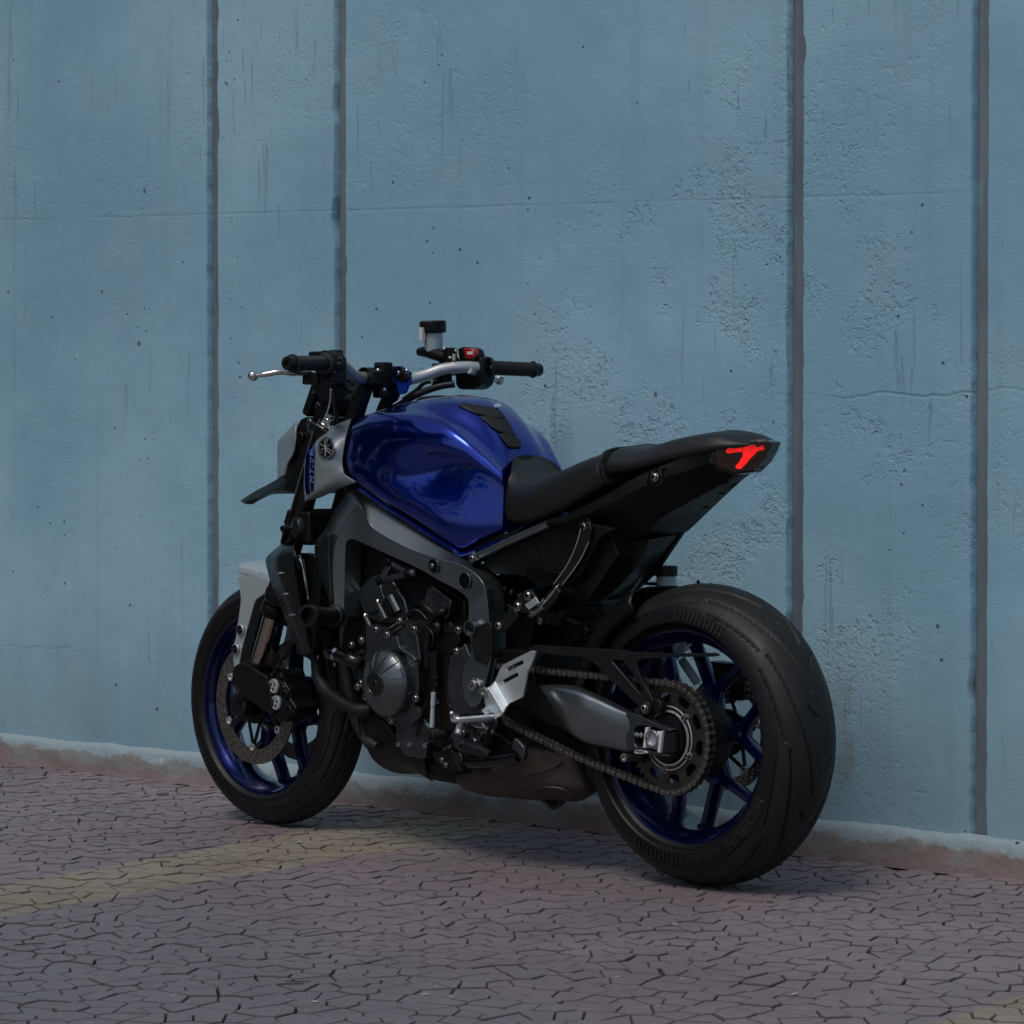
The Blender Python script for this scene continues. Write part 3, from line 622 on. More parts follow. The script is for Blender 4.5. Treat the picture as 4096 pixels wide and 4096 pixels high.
for x, y in ((1245, 597), (1430, 601), (1110, 685), (1327, 690)):
    b = MB(); p = K('C', x, y, .02); b.box(p, (.008, .001, .0022)); part('plastic_rivet', b, 'dark')
slab('seat_scallop', KL('C', [(940, 520), (985, 455), (1075, 430), (1060, 500), (1000, 550), (945, 555)], .1275), .006, 'gloss', bike, bevel=.001)
# tail light
def ty(x): return max(.004, .079 - (x - 830) / 870 * .075)
TLo = [(825, 545), (930, 492), (1200, 450), (1450, 425), (1545, 430), (1700, 455), (1660, 540), (1560, 735), (1400, 885), (1240, 905), (1090, 930), (960, 870), (870, 850), (825, 770), (815, 640)]
rn = M['redglow'].node_tree; tg = rn.nodes.new('ShaderNodeNewGeometry'); tx = rn.nodes.new('ShaderNodeTexNoise'); tx.inputs['Scale'].default_value = 90; tx.inputs['Detail'].default_value = 2
rn.links.new(tg.outputs['Position'], tx.inputs['Vector']); sp_ = rn.nodes.new('ShaderNodeSeparateXYZ'); rn.links.new(tg.outputs['Position'], sp_.inputs[0])
m1 = rn.nodes.new('ShaderNodeMapRange'); za, zb = K('O', 1180, 860, .05)[2], K('O', 1180, 520, .05)[2]; m1.inputs[1].default_value = za; m1.inputs[2].default_value = zb; m1.inputs[3].default_value = 1.5; m1.inputs[4].default_value = .42
rn.links.new(sp_.outputs[2], m1.inputs[0]); m2 = rn.nodes.new('ShaderNodeMath'); m2.operation = 'MULTIPLY'; m3 = rn.nodes.new('ShaderNodeMapRange'); m3.inputs[1].default_value = .35; m3.inputs[2].default_value = .65; m3.inputs[3].default_value = .7; m3.inputs[4].default_value = 1.25
rn.links.new(tx.outputs[0], m3.inputs[0]); rn.links.new(m1.outputs[0], m2.inputs[0]); rn.links.new(m3.outputs[0], m2.inputs[1]); rn.links.new(m2.outputs[0], rn.nodes['Principled BSDF'].inputs['Emission Strength'])
lens = slab('tail_light', [K('O', x, y, ty(x) + .004) for x, y in TLo], .03, 'lens', bike, bevel=.003, label='smoked tail light with a lit red V')
slab('light_bar', [K('O', x, y, ty(x) + .0105) for x, y in [(970, 590), (1005, 556), (1100, 535), (1200, 520), (1320, 500), (1400, 498), (1440, 545), (1545, 510), (1552, 570), (1450, 600), (1370, 680), (1300, 755), (1190, 872), (1130, 862), (1128, 822), (1180, 770), (1228, 690), (1240, 640), (1222, 605), (1120, 615), (1000, 632)]], .005, 'redglow', lens, bevel=.0008)
b = MB(); b.tube([K('O', 1470, 455, .028), K('O', 1560, 450, .02), K('O', 1640, 445, .012)], .005, 6); b.build('lens_trim', 'screen', lens)
slab('light_housing', [K('O', x, y, ty(x) - .001) for x, y in [(750, 620), (800, 540), (900, 485), (1450, 415), (1700, 452), (1640, 600), (1560, 745), (1390, 920), (1100, 960), (880, 905), (770, 800)]], .03, 'gloss', bike, bevel=.004)
# ---------------------------------------------------------------- swingarm and chain guard
sa = [
 [K('F', x, y, Y) for x, y, Y in ((860, 850, .10), (1010, 846, .105), (1170, 858, .105), (1320, 915, .10), (1480, 990, .10), (1600, 1048, .105))],
 [K('F', x, y, Y) for x, y, Y in ((890, 870, .130), (1010, 862, .150), (1170, 882, .155), (1320, 940, .150), (1480, 1020, .145), (1610, 1080, .142))],
 [K('F', x, y, Y) for x, y, Y in ((940, 940, .135), (1030, 950, .162), (1180, 985, .168), (1320, 1040, .163), (1480, 1110, .155), (1615, 1150, .148))],
 [K('F', x, y, Y) for x, y, Y in ((1000, 1060, .130), (1080, 1100, .156), (1200, 1150, .162), (1330, 1200, .158), (1480, 1250, .152), (1615, 1270, .146))],
 [K('F', x, y, Y) for x, y, Y in ((1060, 1165, .110), (1130, 1225, .140), (1230, 1285, .146), (1350, 1315, .143), (1480, 1345, .140), (1620, 1370, .138))],
 [K('F', x, y, Y) for x, y, Y in ((1080, 1190, .08), (1150, 1245, .10), (1240, 1290, .10), (1350, 1320, .10), (1480, 1350, .10), (1620, 1374, .10))],
]
skin('swingarm', sa, 'frame', bike, nu=7, nv=5, angle=60)
sf = [
 [K('F', x, y, Y) for x, y, Y in ((520, 760, .08), (700, 800, .08), (900, 848, .09), (1010, 850, .10))],
 [K('F', x, y, Y) for x, y, Y in ((520, 800, .105), (700, 850, .11), (900, 900, .120), (1000, 960, .13))],
 [K('F', x, y, Y) for x, y, Y in ((520, 930, .105), (700, 1010, .11), (900, 1120, .115), (1100, 1200, .128))],
 [K('F', x, y, Y) for x, y, Y in ((520, 960, .08), (700, 1040, .08), (900, 1150, .09), (1100, 1225, .10))]]
skin('swingarm_front', sf, 'dark', bike, nu=5, sv=False, angle=40, bevel=.003)
# far-side arm (right), simple box section
b = MB(); b.tube([(.56, -.11, .40), (.30, -.13, .36), (.02, -.13, .318)], [.045, .04, .03], 8); part('swingarm_right_arm', b, 'case')
b = MB(); b.box((.47, 0, .43), (.06, .11, .05)); part('swingarm_bridge', b, 'dark', bevel=.01)
# axle fork: upper and lower bars, end plate, adjuster block
slab('axle_bracket', KL('S', [(330, 640), (430, 655), (520, 690), (680, 770), (900, 855), (910, 885), (850, 890), (700, 830), (560, 815), (470, 815), (435, 860), (430, 930), (440, 1040), (470, 1085), (560, 1105), (760, 1165), (900, 1190), (880, 1215), (700, 1200), (500, 1150), (330, 1120)], .150), .02, 'case', bike, bevel=.002)
slab('axle_slot', KL('S', [(435, 820), (900, 890), (950, 900), (945, 1170), (900, 1195), (440, 1090)], .1335), .01, 'dark', bike, bevel=.001)
slab('axle_end_cap', KL('S', [(800, 880), (950, 905), (945, 1150), (925, 1170), (800, 1160)], .147), .014, 'frameblk', bike, bevel=.002)
ab_ = slab('chain_adjuster', KL('S', [(585, 860), (800, 890), (780, 1130), (570, 1090)], .148), .012, 'alu', bike, bevel=.001)
for x0, x1, y0, y1 in ((585, 552, 835, 1100), (772, 738, 882, 1160)):
    slab('adjuster_plate', KL('S', [(x0, y0), (x0 + 33, y0 + 3), (x1 + 33, y1 + 3), (x1, y1 - 3)], .1535), .008, 'white', ab_, bevel=.0008)
p = K('S', 682, 985, .150); b = MB(); b.lathe([(-.002, .0195), (.004, .0195), (.005, .018), (.005, .0145), (.003, .0135), (-.002, .0135), (-.006, 0)], p, n=32); b.build('axle_nut', 'bolt', ab_)
b = MB(); a0, a1 = K('S', 470, 930, .142), K('S', 575, 935, .142); b.tube([a0, a1], .0035, 8); b.tube([a0, a0 + (a1 - a0) * .35], .0068, 6); b.tube([a0 + (a1 - a0) * .6, a0 + (a1 - a0) * .85], .0062, 6); b.build('adjuster_bolt', 'chrome', ab_)
b = MB(); b.tube(smooth_path([K('S', x, y, .152) for x, y in ((445, 1150), (480, 1135), (560, 1140), (612, 1158), (560, 1168), (480, 1168))], 3, True), .0016, 6, cap=False); part('cable_loop', b, 'alu')
for x, y in ((310, 1225), (385, 1230)):
    p = K('S', x, y, .150 - (x - 310) * .0003); b = MB(); b.lathe([(-.012, .009), (0, .009), (.0015, .0095), (.0015, .0065), (-.003, .006), (-.003, 0)], p, n=16); part('spool_bolt', b, 'bolt' if x < 350 else 'dark')
b = MB(); b.box(K('S', 470, 1225, .135), (.022, .008, .008)); part('stand_bobbin_mount', b, 'dark', bevel=.002)
slab('chain_guard', KL('X', [(2114, 2600), (2120, 2588), (2134, 2580), (2497, 2600), (2511, 2607), (2699, 2614), (2850, 2611), (2868, 2615), (2868, 2623), (2850, 2627), (2699, 2628), (2575, 2635), (2550, 2643), (2546, 2660), (2553, 2690), (2612, 2800), (2607, 2818), (2575, 2830), (2551, 2821), (2488, 2764), (2380, 2657), (2350, 2637), (2321, 2628), (2192, 2617), (2163, 2624), (2148, 2642), (2143, 2657), (2124, 2657)], .142), .010, 'frameblk', bike,
     holes=[KL('H', [(262, 645), (272, 632), (325, 630), (345, 642), (476, 842), (472, 860), (455, 862), (440, 852)], .142)], bevel=.0018)
p = K('H', 500, 970, .144); b = MB(); b.lathe([(-.01, .016), (.003, .016), (.005, .013), (.005, 0)], p, n=24); part('guard_mount', b, 'dark'); bolt(bike, p + np.array([0, .004, 0]), .008, m='bolt')
p = K('S', 740, 560, .138); b = MB(); b.lathe([(-.012, .015), (.002, .015), (.004, .012), (.004, 0)], p, n=20); part('guard_mount', b, 'dark')
# hugger
def arc_skin(name, m, cx, cz, secs, a0, a1, parent, n=24, **k):
    rails = [[np.array([cx + r * math.cos(a), y, cz + r * math.sin(a)]) for a in np.linspace(a0, a1, n)] for y, r in secs]
    o = obj(name, np.array(rails).reshape(-1, 3), gridfaces(len(rails), n), m, parent, **k)
    so = o.modifiers.new('t', 'SOLIDIFY'); so.thickness = .003; so.offset = 1; return o
arc_skin('rear_hugger', 'plastic', 0, RRz, [(.100, .28), (.102, .305), (.085, .326), (.05, .333), (0, .335), (-.05, .333), (-.085, .326), (-.102, .29)], R(66), R(0), bike)
b = MB(); cc = K('H', 640, 60, -.085); b.lathe([(-.030, .018), (-.028, .021), (.006, .021), (.006, .025), (.026, .025), (.028, .023), (.028, 0)], cc + np.array([0, 0, .0]), (0, 0, 1), 28)
part('rear_brake_reservoir', b, 'plastic'); b = MB(); b.lathe([(-.03, .0215), (.005, .0215)], cc, (0, 0, 1), 28); part('reservoir_body', b, 'cup')
b = MB(); b.box(cc + np.array([.03, 0, -.012]), (.03, .02, .003)); part('reservoir_bracket', b, 'dark')
bolt(bike, K('H', 875, 85, -.12), .006, m='chrome', washer=False)
# ---------------------------------------------------------------- rider foot controls
def yb(x, y):                                    # bent bracket: heel guard inboard, base outboard
    d = (x - 740) * .86 + (y - 410) * -.50       # signed distance from the first fold
    t = min(1, max(0, -d / 110)); return .165 + .022 * t
HO = [(1205, 8), (1240, 10), (1256, 30), (1250, 70), (1190, 215), (1150, 290), (1130, 400), (1098, 598), (1070, 622), (930, 685), (870, 745), (830, 830), (790, 865), (740, 880), (690, 870), (625, 810), (612, 700), (595, 600), (590, 520), (640, 490), (700, 445), (740, 395), (800, 250), (840, 190), (1040, 90)]
def slot(x0, y0, x1, y1, r):
    d = math.atan2(y1 - y0, x1 - x0)
    return [(x0 + r * math.cos(d + a), y0 + r * math.sin(d + a)) for a in np.linspace(R(90), R(270), 8)] + [(x1 + r * math.cos(d + a), y1 + r * math.sin(d + a)) for a in np.linspace(R(-90), R(90), 8)]
bmh = bmesh.new(); es = []
for ring in [HO, slot(915, 245, 1082, 160, 26), slot(862, 400, 1018, 318, 24)]: ringb(bmh, es, [(p[0], p[1], 0) for p in ring])
bmesh.ops.triangle_fill(bmh, use_beauty=True, edges=es)
# cut along the two folds so the bend is crisp
for dd in (0, -110):
    n = Vector((.86, -.50, 0)); co = Vector((740, 410, 0)) + n * dd / n.length
    bmesh.ops.bisect_plane(bmh, geom=list(bmh.verts) + list(bmh.edges) + list(bmh.faces), plane_co=co, plane_no=n)
for v in bmh.verts: v.co = Vector(K('R', v.co.x, v.co.y, yb(v.co.x, v.co.y)))
r_ = bmesh.ops.extrude_face_region(bmh, geom=list(bmh.faces)); bmesh.ops.translate(bmh, verts=[g for g in r_['geom'] if isinstance(g, bmesh.types.BMVert)], vec=(0, -.006, 0))
bmesh.ops.recalc_face_normals(bmh, faces=bmh.faces); me = bpy.data.meshes.new('heel_guard'); bmh.to_mesh(me); bmh.free()
hg = link('heel_guard', me, 'alu', bike, bevel=.0013, angle=20, label='slotted silver heel guard'); mirrored(hg)
p = K('R', 600, 535, .190); b = MB(); b.lathe([(-.01, .010), (.003, .0115), (.005, .0105), (.005, .006), (.001, .0055), (.001, 0)], p, n=20); part('bracket_bolt', b, 'bolt')
# peg
pg = empty('foot_peg'); pg.parent = bike
i0, i1 = K('R', 690, 830, .188), K('R', 205, 862, .272)
b = MB(); d = i1 - i0
for t in (0,): pass
ringpts = []
V = []
for t, w_, h_ in ((0, .010, .011), (.12, .014, .012), (.3, .016, .011), (.6, .016, .010), (.93, .014, .010), (1, .010, .008)):
    c_ = i0 + d * t + np.array([0, 0, -.006 * 0])
    for a in np.linspace(0, 2 * math.pi, 12, endpoint=False): V.append(c_ + np.array([w_ * math.cos(a), 0, -.004 + h_ * (math.sin(a) if math.sin(a) < 0 else math.sin(a) * .6)]))
b.add(V, gridfaces(6, 12) + [(i * 12 + 11, i * 12, i * 12 + 12, i * 12 + 23) for i in range(5)] + [tuple(range(12)), tuple(range(71, 59, -1))])
b.build('peg_body', 'alu', pg, angle=50)
b = MB()
for k in range(12):
    c_ = i0 + d * (.30 + .058 * k); b.box(c_ + np.array([0, 0, .004]), (.013, .0014, .0028))
b.build('peg_tooth', 'chrome', pg, kind='stuff')
b = MB(); b.tube([K('R', 590, 800, .20), K('R', 640, 780, .196), K('R', 690, 755, .192)], [.006, .009, .010], 10); b.build('peg_ear', 'alu', pg)
b = MB(); p = K('R', 705, 935, .186); b.lathe([(-.016, .017), (.0, .017), (.003, .014), (.003, 0)], p, n=22); b.build('peg_pivot', 'frameblk', pg)
b = MB(); b.tube(smooth_path([K('R', x, y, .186) for x, y in ((485, 970), (495, 992), (650, 998), (700, 990))], 4), .0018, 6); b.build('peg_spring', 'bolt', pg)
b = MB(); p = K('R', 185, 815, .272); b.lathe([(-.01, .005), (.002, .006), (.005, .003), (.005, 0)], p, (0, .3, 1), 12); b.build('peg_feeler', 'bolt', pg)
# shift lever, linkage and side stand
b = MB(); b.tube([K('R', 320, 900, .21), K('R', 285, 1010, .20)], [.0055, .006], 10); b.lathe([(-.012, .0085), (.006, .0085), (.008, .006), (.008, 0)], K('R', 278, 1040, .2), (0, .4, -1), 14); part('shift_linkage', b, 'alu')
b = MB(); b.tube([K('R', 60, 1110, .19), K('R', -140, 1100, .235)], .013, 14); b.lathe([(-.02, .015), (.0, .0155), (.002, .012)], K('R', -100, 1100, .23), (0.2, 1, 0), 16); part('shift_pedal', b, 'grip')
b = MB(); b.tube([K('R', 190, 1150, .17), K('R', 60, 1240, .18), K('R', -60, 1140, .19)], .007, 10); part('shift_lever', b, 'dark')
for x, y, Y, r in ((310, 1085, .175, .011), (455, 1200, .165, .012), (545, 1095, .15, .008), (365, 975, .15, .007), (440, 990, .15, .006), (310, 1245, .175, .012)):
    p = K('R', x, y, Y); b = MB(); b.lathe([(-.015, r), (0, r), (.002, r * .85), (.002, r * .5), (-.003, r * .45), (-.003, 0)], p, n=16); part('linkage_bolt', b, 'case')
slab('footrest_base_plate', KL('R', [(240, 960), (560, 930), (640, 1020), (620, 1120), (560, 1250), (480, 1290), (300, 1330), (220, 1260), (150, 1120)], .140), .03, 'case', bike, bevel=.004)
b = MB(); b.tube([K('R', 380, 1240, .17), K('R', 520, 1290, .172), K('R', 640, 1335, .175), K('R', 690, 1345, .177)], [.016, .0165, .0135, .008], 16); part('stand_spring_cover', b, 'frameblk')
slab('stand_bracket', KL('R', [(240, 1370), (330, 1330), (420, 1360), (430, 1400), (400, 1490), (250, 1475)], .165), .02, 'case', bike, bevel=.003)
b = MB(); p = K('R', 290, 1400, .167); b.lathe([(0, .015), (.006, .015), (.008, .012), (.008, 0)], p, n=18); part('stand_pivot', b, 'frameblk')
b = MB(); b.tube([K('R', 410, 1445, .170), K('R', 640, 1440, .172), K('R', 900, 1405, .174), K('R', 1040, 1375, .176)], [.014, .0135, .0125, .011], 12); part('side_stand', b, 'gloss')
slab('stand_foot', KL('R', [(960, 1180), (985, 1130), (1040, 1170), (1110, 1250), (1120, 1330), (1095, 1420), (1040, 1390), (1010, 1310), (955, 1290)], .178), .014, 'case', bike, bevel=.003)
slab('sump_side_plate', KL('R', [(-70, 1330), (160, 1270), (240, 1350), (250, 1480), (330, 1560), (180, 1580), (60, 1470), (-40, 1420)], .13), .05, 'dark', bike, bevel=.003)
for x, y in ((60, 1415), (110, 1480), (150, 1230), (90, 1250)): bolt(bike, K('R', x, y, .132), .005)
b = MB(); b.tube([K('R', 715, 1055, .15), K('R', 860, 1150, .15), K('R', 960, 1230, .16)], .004, 8); part('stand_spring', b, 'dark'); bolt(bike, K('R', 718, 1055, .15), .005, washer=False)
# ---------------------------------------------------------------- pillion foot rest and hanger
slab('hanger_cover', KL('C', [(560, 790), (740, 830), (690, 860), (640, 890), (600, 960), (520, 1110), (440, 1200), (400, 1205), (500, 1050), (575, 910)], .132), .02, 'plastic', bike, bevel=.003)
hgr = slab('pillion_peg_hanger', KL('C', [(518, 812), (530, 790), (552, 782), (578, 795), (586, 830), (572, 912), (510, 1040), (400, 1190), (362, 1222), (322, 1214), (345, 1185), (420, 1080), (470, 985), (503, 890)], .143), .012, 'frameblk', bike, bevel=.003)
for pth in ([(520, 830), (504, 890), (471, 985), (421, 1080), (345, 1187)], [(571, 914), (510, 1041), (400, 1191)]):
    b = MB(); b.tube(smooth_path(KL('C', pth, .1435), 4), .0011, 6); b.build('hanger_edge', 'alu', hgr)
slab('hanger_bracket', KL('T', [(500, 510), (620, 375), (690, 342), (725, 365), (800, 480), (690, 610), (680, 650), (560, 640), (510, 590)], .135), .010, 'frameblk', bike, bevel=.0015)
slab('hanger_facet', KL('T', [(638, 545), (775, 440), (820, 520), (690, 612)], .1375), .004, 'alu', bike, bevel=.001)
for x, y in ((683, 425), (550, 562)): bolt(bike, K('T', x, y, .1365), .0085, m='chrome')
b = [[K('T', x, y, Y) for x, y, Y in ((675, 650, .150), (790, 570, .155), (900, 430, .158), (1000, 320, .156), (1060, 258, .150))],
     [K('T', x, y, Y) for x, y, Y in ((690, 690, .158), (820, 590, .168), (930, 450, .170), (1030, 330, .168), (1085, 275, .158))],
     [K('T', x, y, Y) for x, y, Y in ((712, 728, .150), (840, 640, .158), (950, 520, .160), (1060, 400, .158), (1118, 330, .150))],
     [K('T', x, y, Y) for x, y, Y in ((712, 728, .140), (850, 650, .14), (960, 530, .14), (1070, 410, .14), (1118, 340, .14))]]
skin('pillion_peg', b, 'chrome', bike, nu=5, sv=False, angle=25, bevel=.0015)
slab('pillion_peg_rubber', KL('T', [(860, 625), (900, 520), (1040, 320), (1095, 380), (1040, 480), (900, 640)], .1655), .012, 'frameblk', bike, bevel=.002)
slab('pillion_peg_mount', KL('T', [(780, 680), (900, 650), (1030, 660), (1100, 590), (1180, 640), (1020, 830), (920, 800), (830, 790), (790, 740)], .135), .02, 'dark', bike, bevel=.004)
bolt(bike, K('T', 838, 750, .137), .006)
slab('link_arm', KL('T', [(275, 790), (420, 622), (395, 530), (500, 580), (560, 690), (400, 880), (340, 905), (280, 870)], .128), .012, 'frameblk', bike, bevel=.003); bolt(bike, K('T', 305, 815, .130), .008)
slab('linkage_bar', KL('T', [(1060, 690), (1080, 650), (1180, 690), (1320, 760), (1330, 800), (1290, 815), (1180, 760)], .06), .012, 'frameblk', bike, bevel=.002)
slab('linkage_plate', KL('T', [(1420, 560), (1540, 555), (1700, 690), (1600, 690), (1500, 640)], .04), .004, 'frameblk', bike, bevel=.001)
b = MB(); p = K('T', 1395, 890, .05); b.lathe([(-.02, .014), (.0, .014), (.003, .011), (.003, 0)], p, n=18); b.tube([p, K('T', 1250, 1040, .05)], .009, 8); part('linkage_pivot', b, 'dark')
slab('linkage_cover', KL('X', [(1990, 2380), (2200, 2340), (2400, 2330), (2440, 2400), (2330, 2480), (2300, 2560), (2330, 2600), (2150, 2620), (1990, 2640)], -.02), .1, 'dark', bike)
slab('rear_subframe_box', KL('X', [(1985, 2300), (2100, 2320), (2140, 2480), (2100, 2650), (1985, 2650)], .04), .1, 'dark', bike)
slab('lower_brace', KL('F', [(560, 1010), (800, 1080), (1000, 1180), (1200, 1290), (1400, 1330), (1420, 1400), (1360, 1470), (1200, 1420), (850, 1280), (640, 1200)], .05), .08, 'dark', bike)
# shock spring
sp = MB(); c0, c1 = K('T', 330, 330, .02), K('T', 760, 520, .02)
ax = (c1 - c0) / np.linalg.norm(c1 - c0); u_ = np.cross(ax, [0, 1., 0]); u_ /= np.linalg.norm(u_); v_ = np.cross(ax, u_); pts = []
for i in range(110):
    a = i / 110 * 2 * math.pi * 4.2; pts.append(c0 + (c1 - c0) * i / 110 + (u_ * math.cos(a) + v_ * math.sin(a)) * .036)
sp.tube(pts, .0075, 8); part('shock_spring', sp, 'gloss'); b = MB(); b.tube([c0 - ax * .05, c1 + ax * .05], .024, 16); part('shock_body', b, 'dark')

# ---------------------------------------------------------------- engine
core = [(1345, 2200), (1460, 2175), (1700, 2290), (1862, 2400), (1862, 2540), (1850, 2640), (1960, 2640), (2120, 2660), (2130, 2800), (2110, 2940), (1950, 3000), (1840, 3060), (1700, 3100), (1560, 3050), (1470, 2950), (1440, 2850), (1440, 2700), (1330, 2620), (1200, 2560), (1190, 2480), (1330, 2470)]
slab('engine_block', KL('X', core, .085), .20, 'dark', bike, bevel=.01)
slab('cylinder_head', KL('M', [(550, 545), (760, 320), (880, 300), (1010, 380), (1080, 460), (1180, 640), (1230, 860), (1050, 960), (860, 940), (680, 870), (640, 800)], .098), .2, 'case', bike, bevel=.008)
slab('head_cover', KL('M', [(610, 560), (780, 400), (870, 440), (930, 640), (860, 780), (740, 840), (680, 780)], .104), .02, 'case', bike, bevel=.008)
slab('throttle_body', KL('M', [(1230, 480), (1330, 380), (1480, 420), (1500, 640), (1420, 720), (1300, 780), (1220, 640)], .09), .15, 'dark', bike, bevel=.01)
slab('regulator', KL('M', [(1470, 500), (1530, 455), (1790, 655), (1745, 850), (1700, 905), (1430, 690)], .112), .02, 'case', bike, bevel=.004)
b = MB()
for k in range(5):
    b.tube([K('M', 1530 + k * 4, 530 + 38 * k, .1135), K('M', 1665 + k * -5, 575 + 40 * k, .1135)], .0016, 6)
part('regulator_fin', b, 'frameblk', kind='stuff')
# crankcase side with its rim
cs = [(672, 975), (720, 960), (770, 985), (860, 1005), (1000, 985), (1100, 940), (1190, 905), (1260, 930), (1300, 1020), (1345, 1120), (1370, 1290), (1385, 1420)]
cs2 = [(1250, 480), (1255, 700), (1240, 860), (1200, 960), (1270, 1000), (1270, 1090), (1200, 1150), (1170, 1180), (1010, 1180), (900, 1130), (760, 1040), (660, 900), (620, 760), (600, 560), (600, 400), (640, 300), (625, 130)]
cps = [K('M', *p, .132) for p in cs] + [K('N', *p, .132) for p in cs2]
slab('crankcase_cover', cps, .07, 'case', bike, bevel=.004)
b = MB(); b.tube(smooth_path([c_ + np.array([0, -.001, 0]) for c_ in cps[6:-6]], 3), .0028, 8); part('cover_rib', b, 'case')
slab('crankcase_lower', KL('N', [(880, 1120), (1290, 1090), (1370, 1180), (1400, 1300), (1360, 1450), (1330, 1600), (1100, 1560), (990, 1430), (980, 1220)], .120), .2, 'case', bike, bevel=.006)
slab('crankcase_rear', KL('E', [(760, 660), (850, 600), (960, 620), (1040, 740), (960, 850), (940, 1000), (960, 1160), (1060, 1220), (1000, 1330), (820, 1330), (760, 1200)], .112), .2, 'dark', bike, bevel=.008)
slab('sprocket_cover', KL('R', [(130, 200), (300, 100), (420, 40), (360, 330), (340, 560), (420, 690), (560, 740), (600, 900), (240, 960), (160, 700), (110, 420)], .126), .03, 'case', bike, bevel=.006)
gc = MB(); pc = K('N', 868, 690, .150)
gc.lathe([(-.03, .0765), (.0, .0765), (.006, .0745), (.014, .066), (.023, .050), (.030, .034), (.0315, .0285)], pc, n=72); gcv = part('generator_cover', gc, 'cover', angle=50)
b = MB(); b.lathe([(.029, .0275), (.0335, .0275), (.0345, .0265), (.0345, .0235), (.033, .022), (.033, .0075), (.034, .0065), (.034, .0055), (.030, .0045), (.030, 0)], pc, n=48); b.build('cover_cap', 'frameblk', gcv)
b = MB(); b.tube([pc + np.array([.0275 * math.cos(a), .0335, .0275 * math.sin(a)]) for a in np.linspace(0, 2 * math.pi, 40)], .0010, 6, cap=False); b.build('cap_ring', 'case', gcv)
for a, wd in ((128, 9), (98, 10), (158, 10), (68, 8)):                                        # raised wedges on the dome's upper rear quarter
    V = []; 
    for r_, h_ in ((.034, .0315), (.050, .0265), (.066, .0175), (.0735, .0105)):
        for s_ in (-1, 1):
            q = R(a + s_ * wd * (.5 + r_ * 6)); V.append(pc + np.array([r_ * math.cos(q), h_, r_ * math.sin(q)])); V.append(pc + np.array([r_ * math.cos(q), h_ - .008, r_ * math.sin(q)]))
    F = []
    for i in range(3):
        o_ = i * 4; F += [(o_, o_ + 2, o_ + 6, o_ + 4), (o_, o_ + 4, o_ + 5, o_ + 1), (o_ + 2, o_ + 3, o_ + 7, o_ + 6)]
    F += [(0, 1, 3, 2), (12, 14, 15, 13)]
    obj('cover_wedge', V, F, 'cover', gcv, bevel=.001)
slab('cover_shield', KL('N', [(662, 352), (780, 270), (860, 190), (920, 140), (1000, 130), (1035, 260), (1080, 300), (1170, 350), (1235, 420), (1200, 440), (1100, 340), (960, 300), (860, 310), (800, 420), (740, 470), (680, 500), (650, 430)], .146), .02, 'case', bike, bevel=.004)
for c, x, y, Y in (('N', 762, 55, .133), ('N', 890, 115, .147), ('N', 1215, 50, .133), ('N', 1210, 455, .133), ('N', 1232, 870, .133), ('N', 935, 1135, .133), ('N', 1160, 1140, .122), ('N', 467, 235, .12), ('N', 588, 180, .125), ('N', 580, 690, .13), ('N', 540, 730, .125), ('N', 632, 855, .13), ('M', 1130, 915, .133), ('M', 882, 400, .115), ('M', 1880, 1030, .12), ('R', 250, 15, .13)):
    bolt(bike, K(c, x, y, Y), .0072, h=.006)
b = MB()
for (x0, y0, x1, y1) in ((845, 680, 945, 890), (683, 860, 745, 990), (1010, 600, 1110, 800)):
    b = MB(); b.tube([K('M', x0, y0, .118), K('M', x1, y1, .118)], .0062 if x0 < 1000 else .010, 10); o = part('engine_stud', b, 'case')
    if x0 < 1000:
        b = MB(); b.lathe([(0, .0062), (.004, .0068), (.008, .004), (.009, 0)], K('M', x0, y0, .119), (0, 0, 1), 14); b.build('stud_nut', 'chrome', o)
slab('ignition_coil', KL('M', [(890, 680), (950, 650), (1030, 830), (980, 860)], .112), .02, 'dark', bike, bevel=.002)
# triangular frame-to-head bracket
tr = MB(); tp = [K('M', 1005, 155, .128), K('M', 885, 400, .128), K('M', 1250, 305, .128)]
for i in range(3): tr.tube([tp[i], tp[(i + 1) % 3]], .0085, 8)
tr.tube([tp[2], K('M', 1320, 285, .12)], .012, 10); part('engine_hanger', tr, 'case')
for p in tp: bolt(bike, p + np.array([0, .008, 0]), .0085, m='dark')
slab('shifter_cover_strip', KL('M', [(980, 1010), (1110, 905), (1150, 925), (1165, 960), (1020, 1080), (985, 1075)], .137), .008, 'frameblk', bike, bevel=.002)
b = MB(); b.tube([K('M', 985, 1010, .139), K('M', 1095, 930, .139)], .0016, 6); b.tube([K('M', 1015, 1070, .139), K('M', 1150, 980, .139)], .0016, 6); part('strip_edge', b, 'bolt')
# hoses, wires
def hose(name, pts, r, m='grip', n=6, **k): b = MB(); b.tube(smooth_path(pts, n), r, 14); return part(name, b, m, **k)
hose('breather_hose', [K('M', 1760, 760, .09), K('M', 1690, 790, .12), K('M', 1590, 830, .125), K('M', 1525, 900, .125), K('M', 1500, 1000, .125), K('M', 1480, 1250, .125), K('M', 1490, 1500, .12)], .0095, 'plastic')
hose('vent_hose', [K('M', 1420, 680, .11), K('M', 1490, 760, .115), K('M', 1570, 830, .11)], .008, 'plastic')
hose('sensor_wire', [K('M', 1540, 1260, .13), K('M', 1555, 1110, .135), K('M', 1480, 1000, .135), K('M', 1330, 950, .135), K('M', 1230, 900, .135), K('M', 1215, 830, .135), K('M', 1290, 770, .135), K('M', 1390, 800, .13), K('M', 1500, 930, .13)], .0022, 'frameblk')
hose('sensor_wire', [K('N', 1390, 830, .13), K('N', 1330, 1000, .13), K('N', 1270, 1150, .128), K('N', 1235, 1320, .126)], .0035, 'plastic')
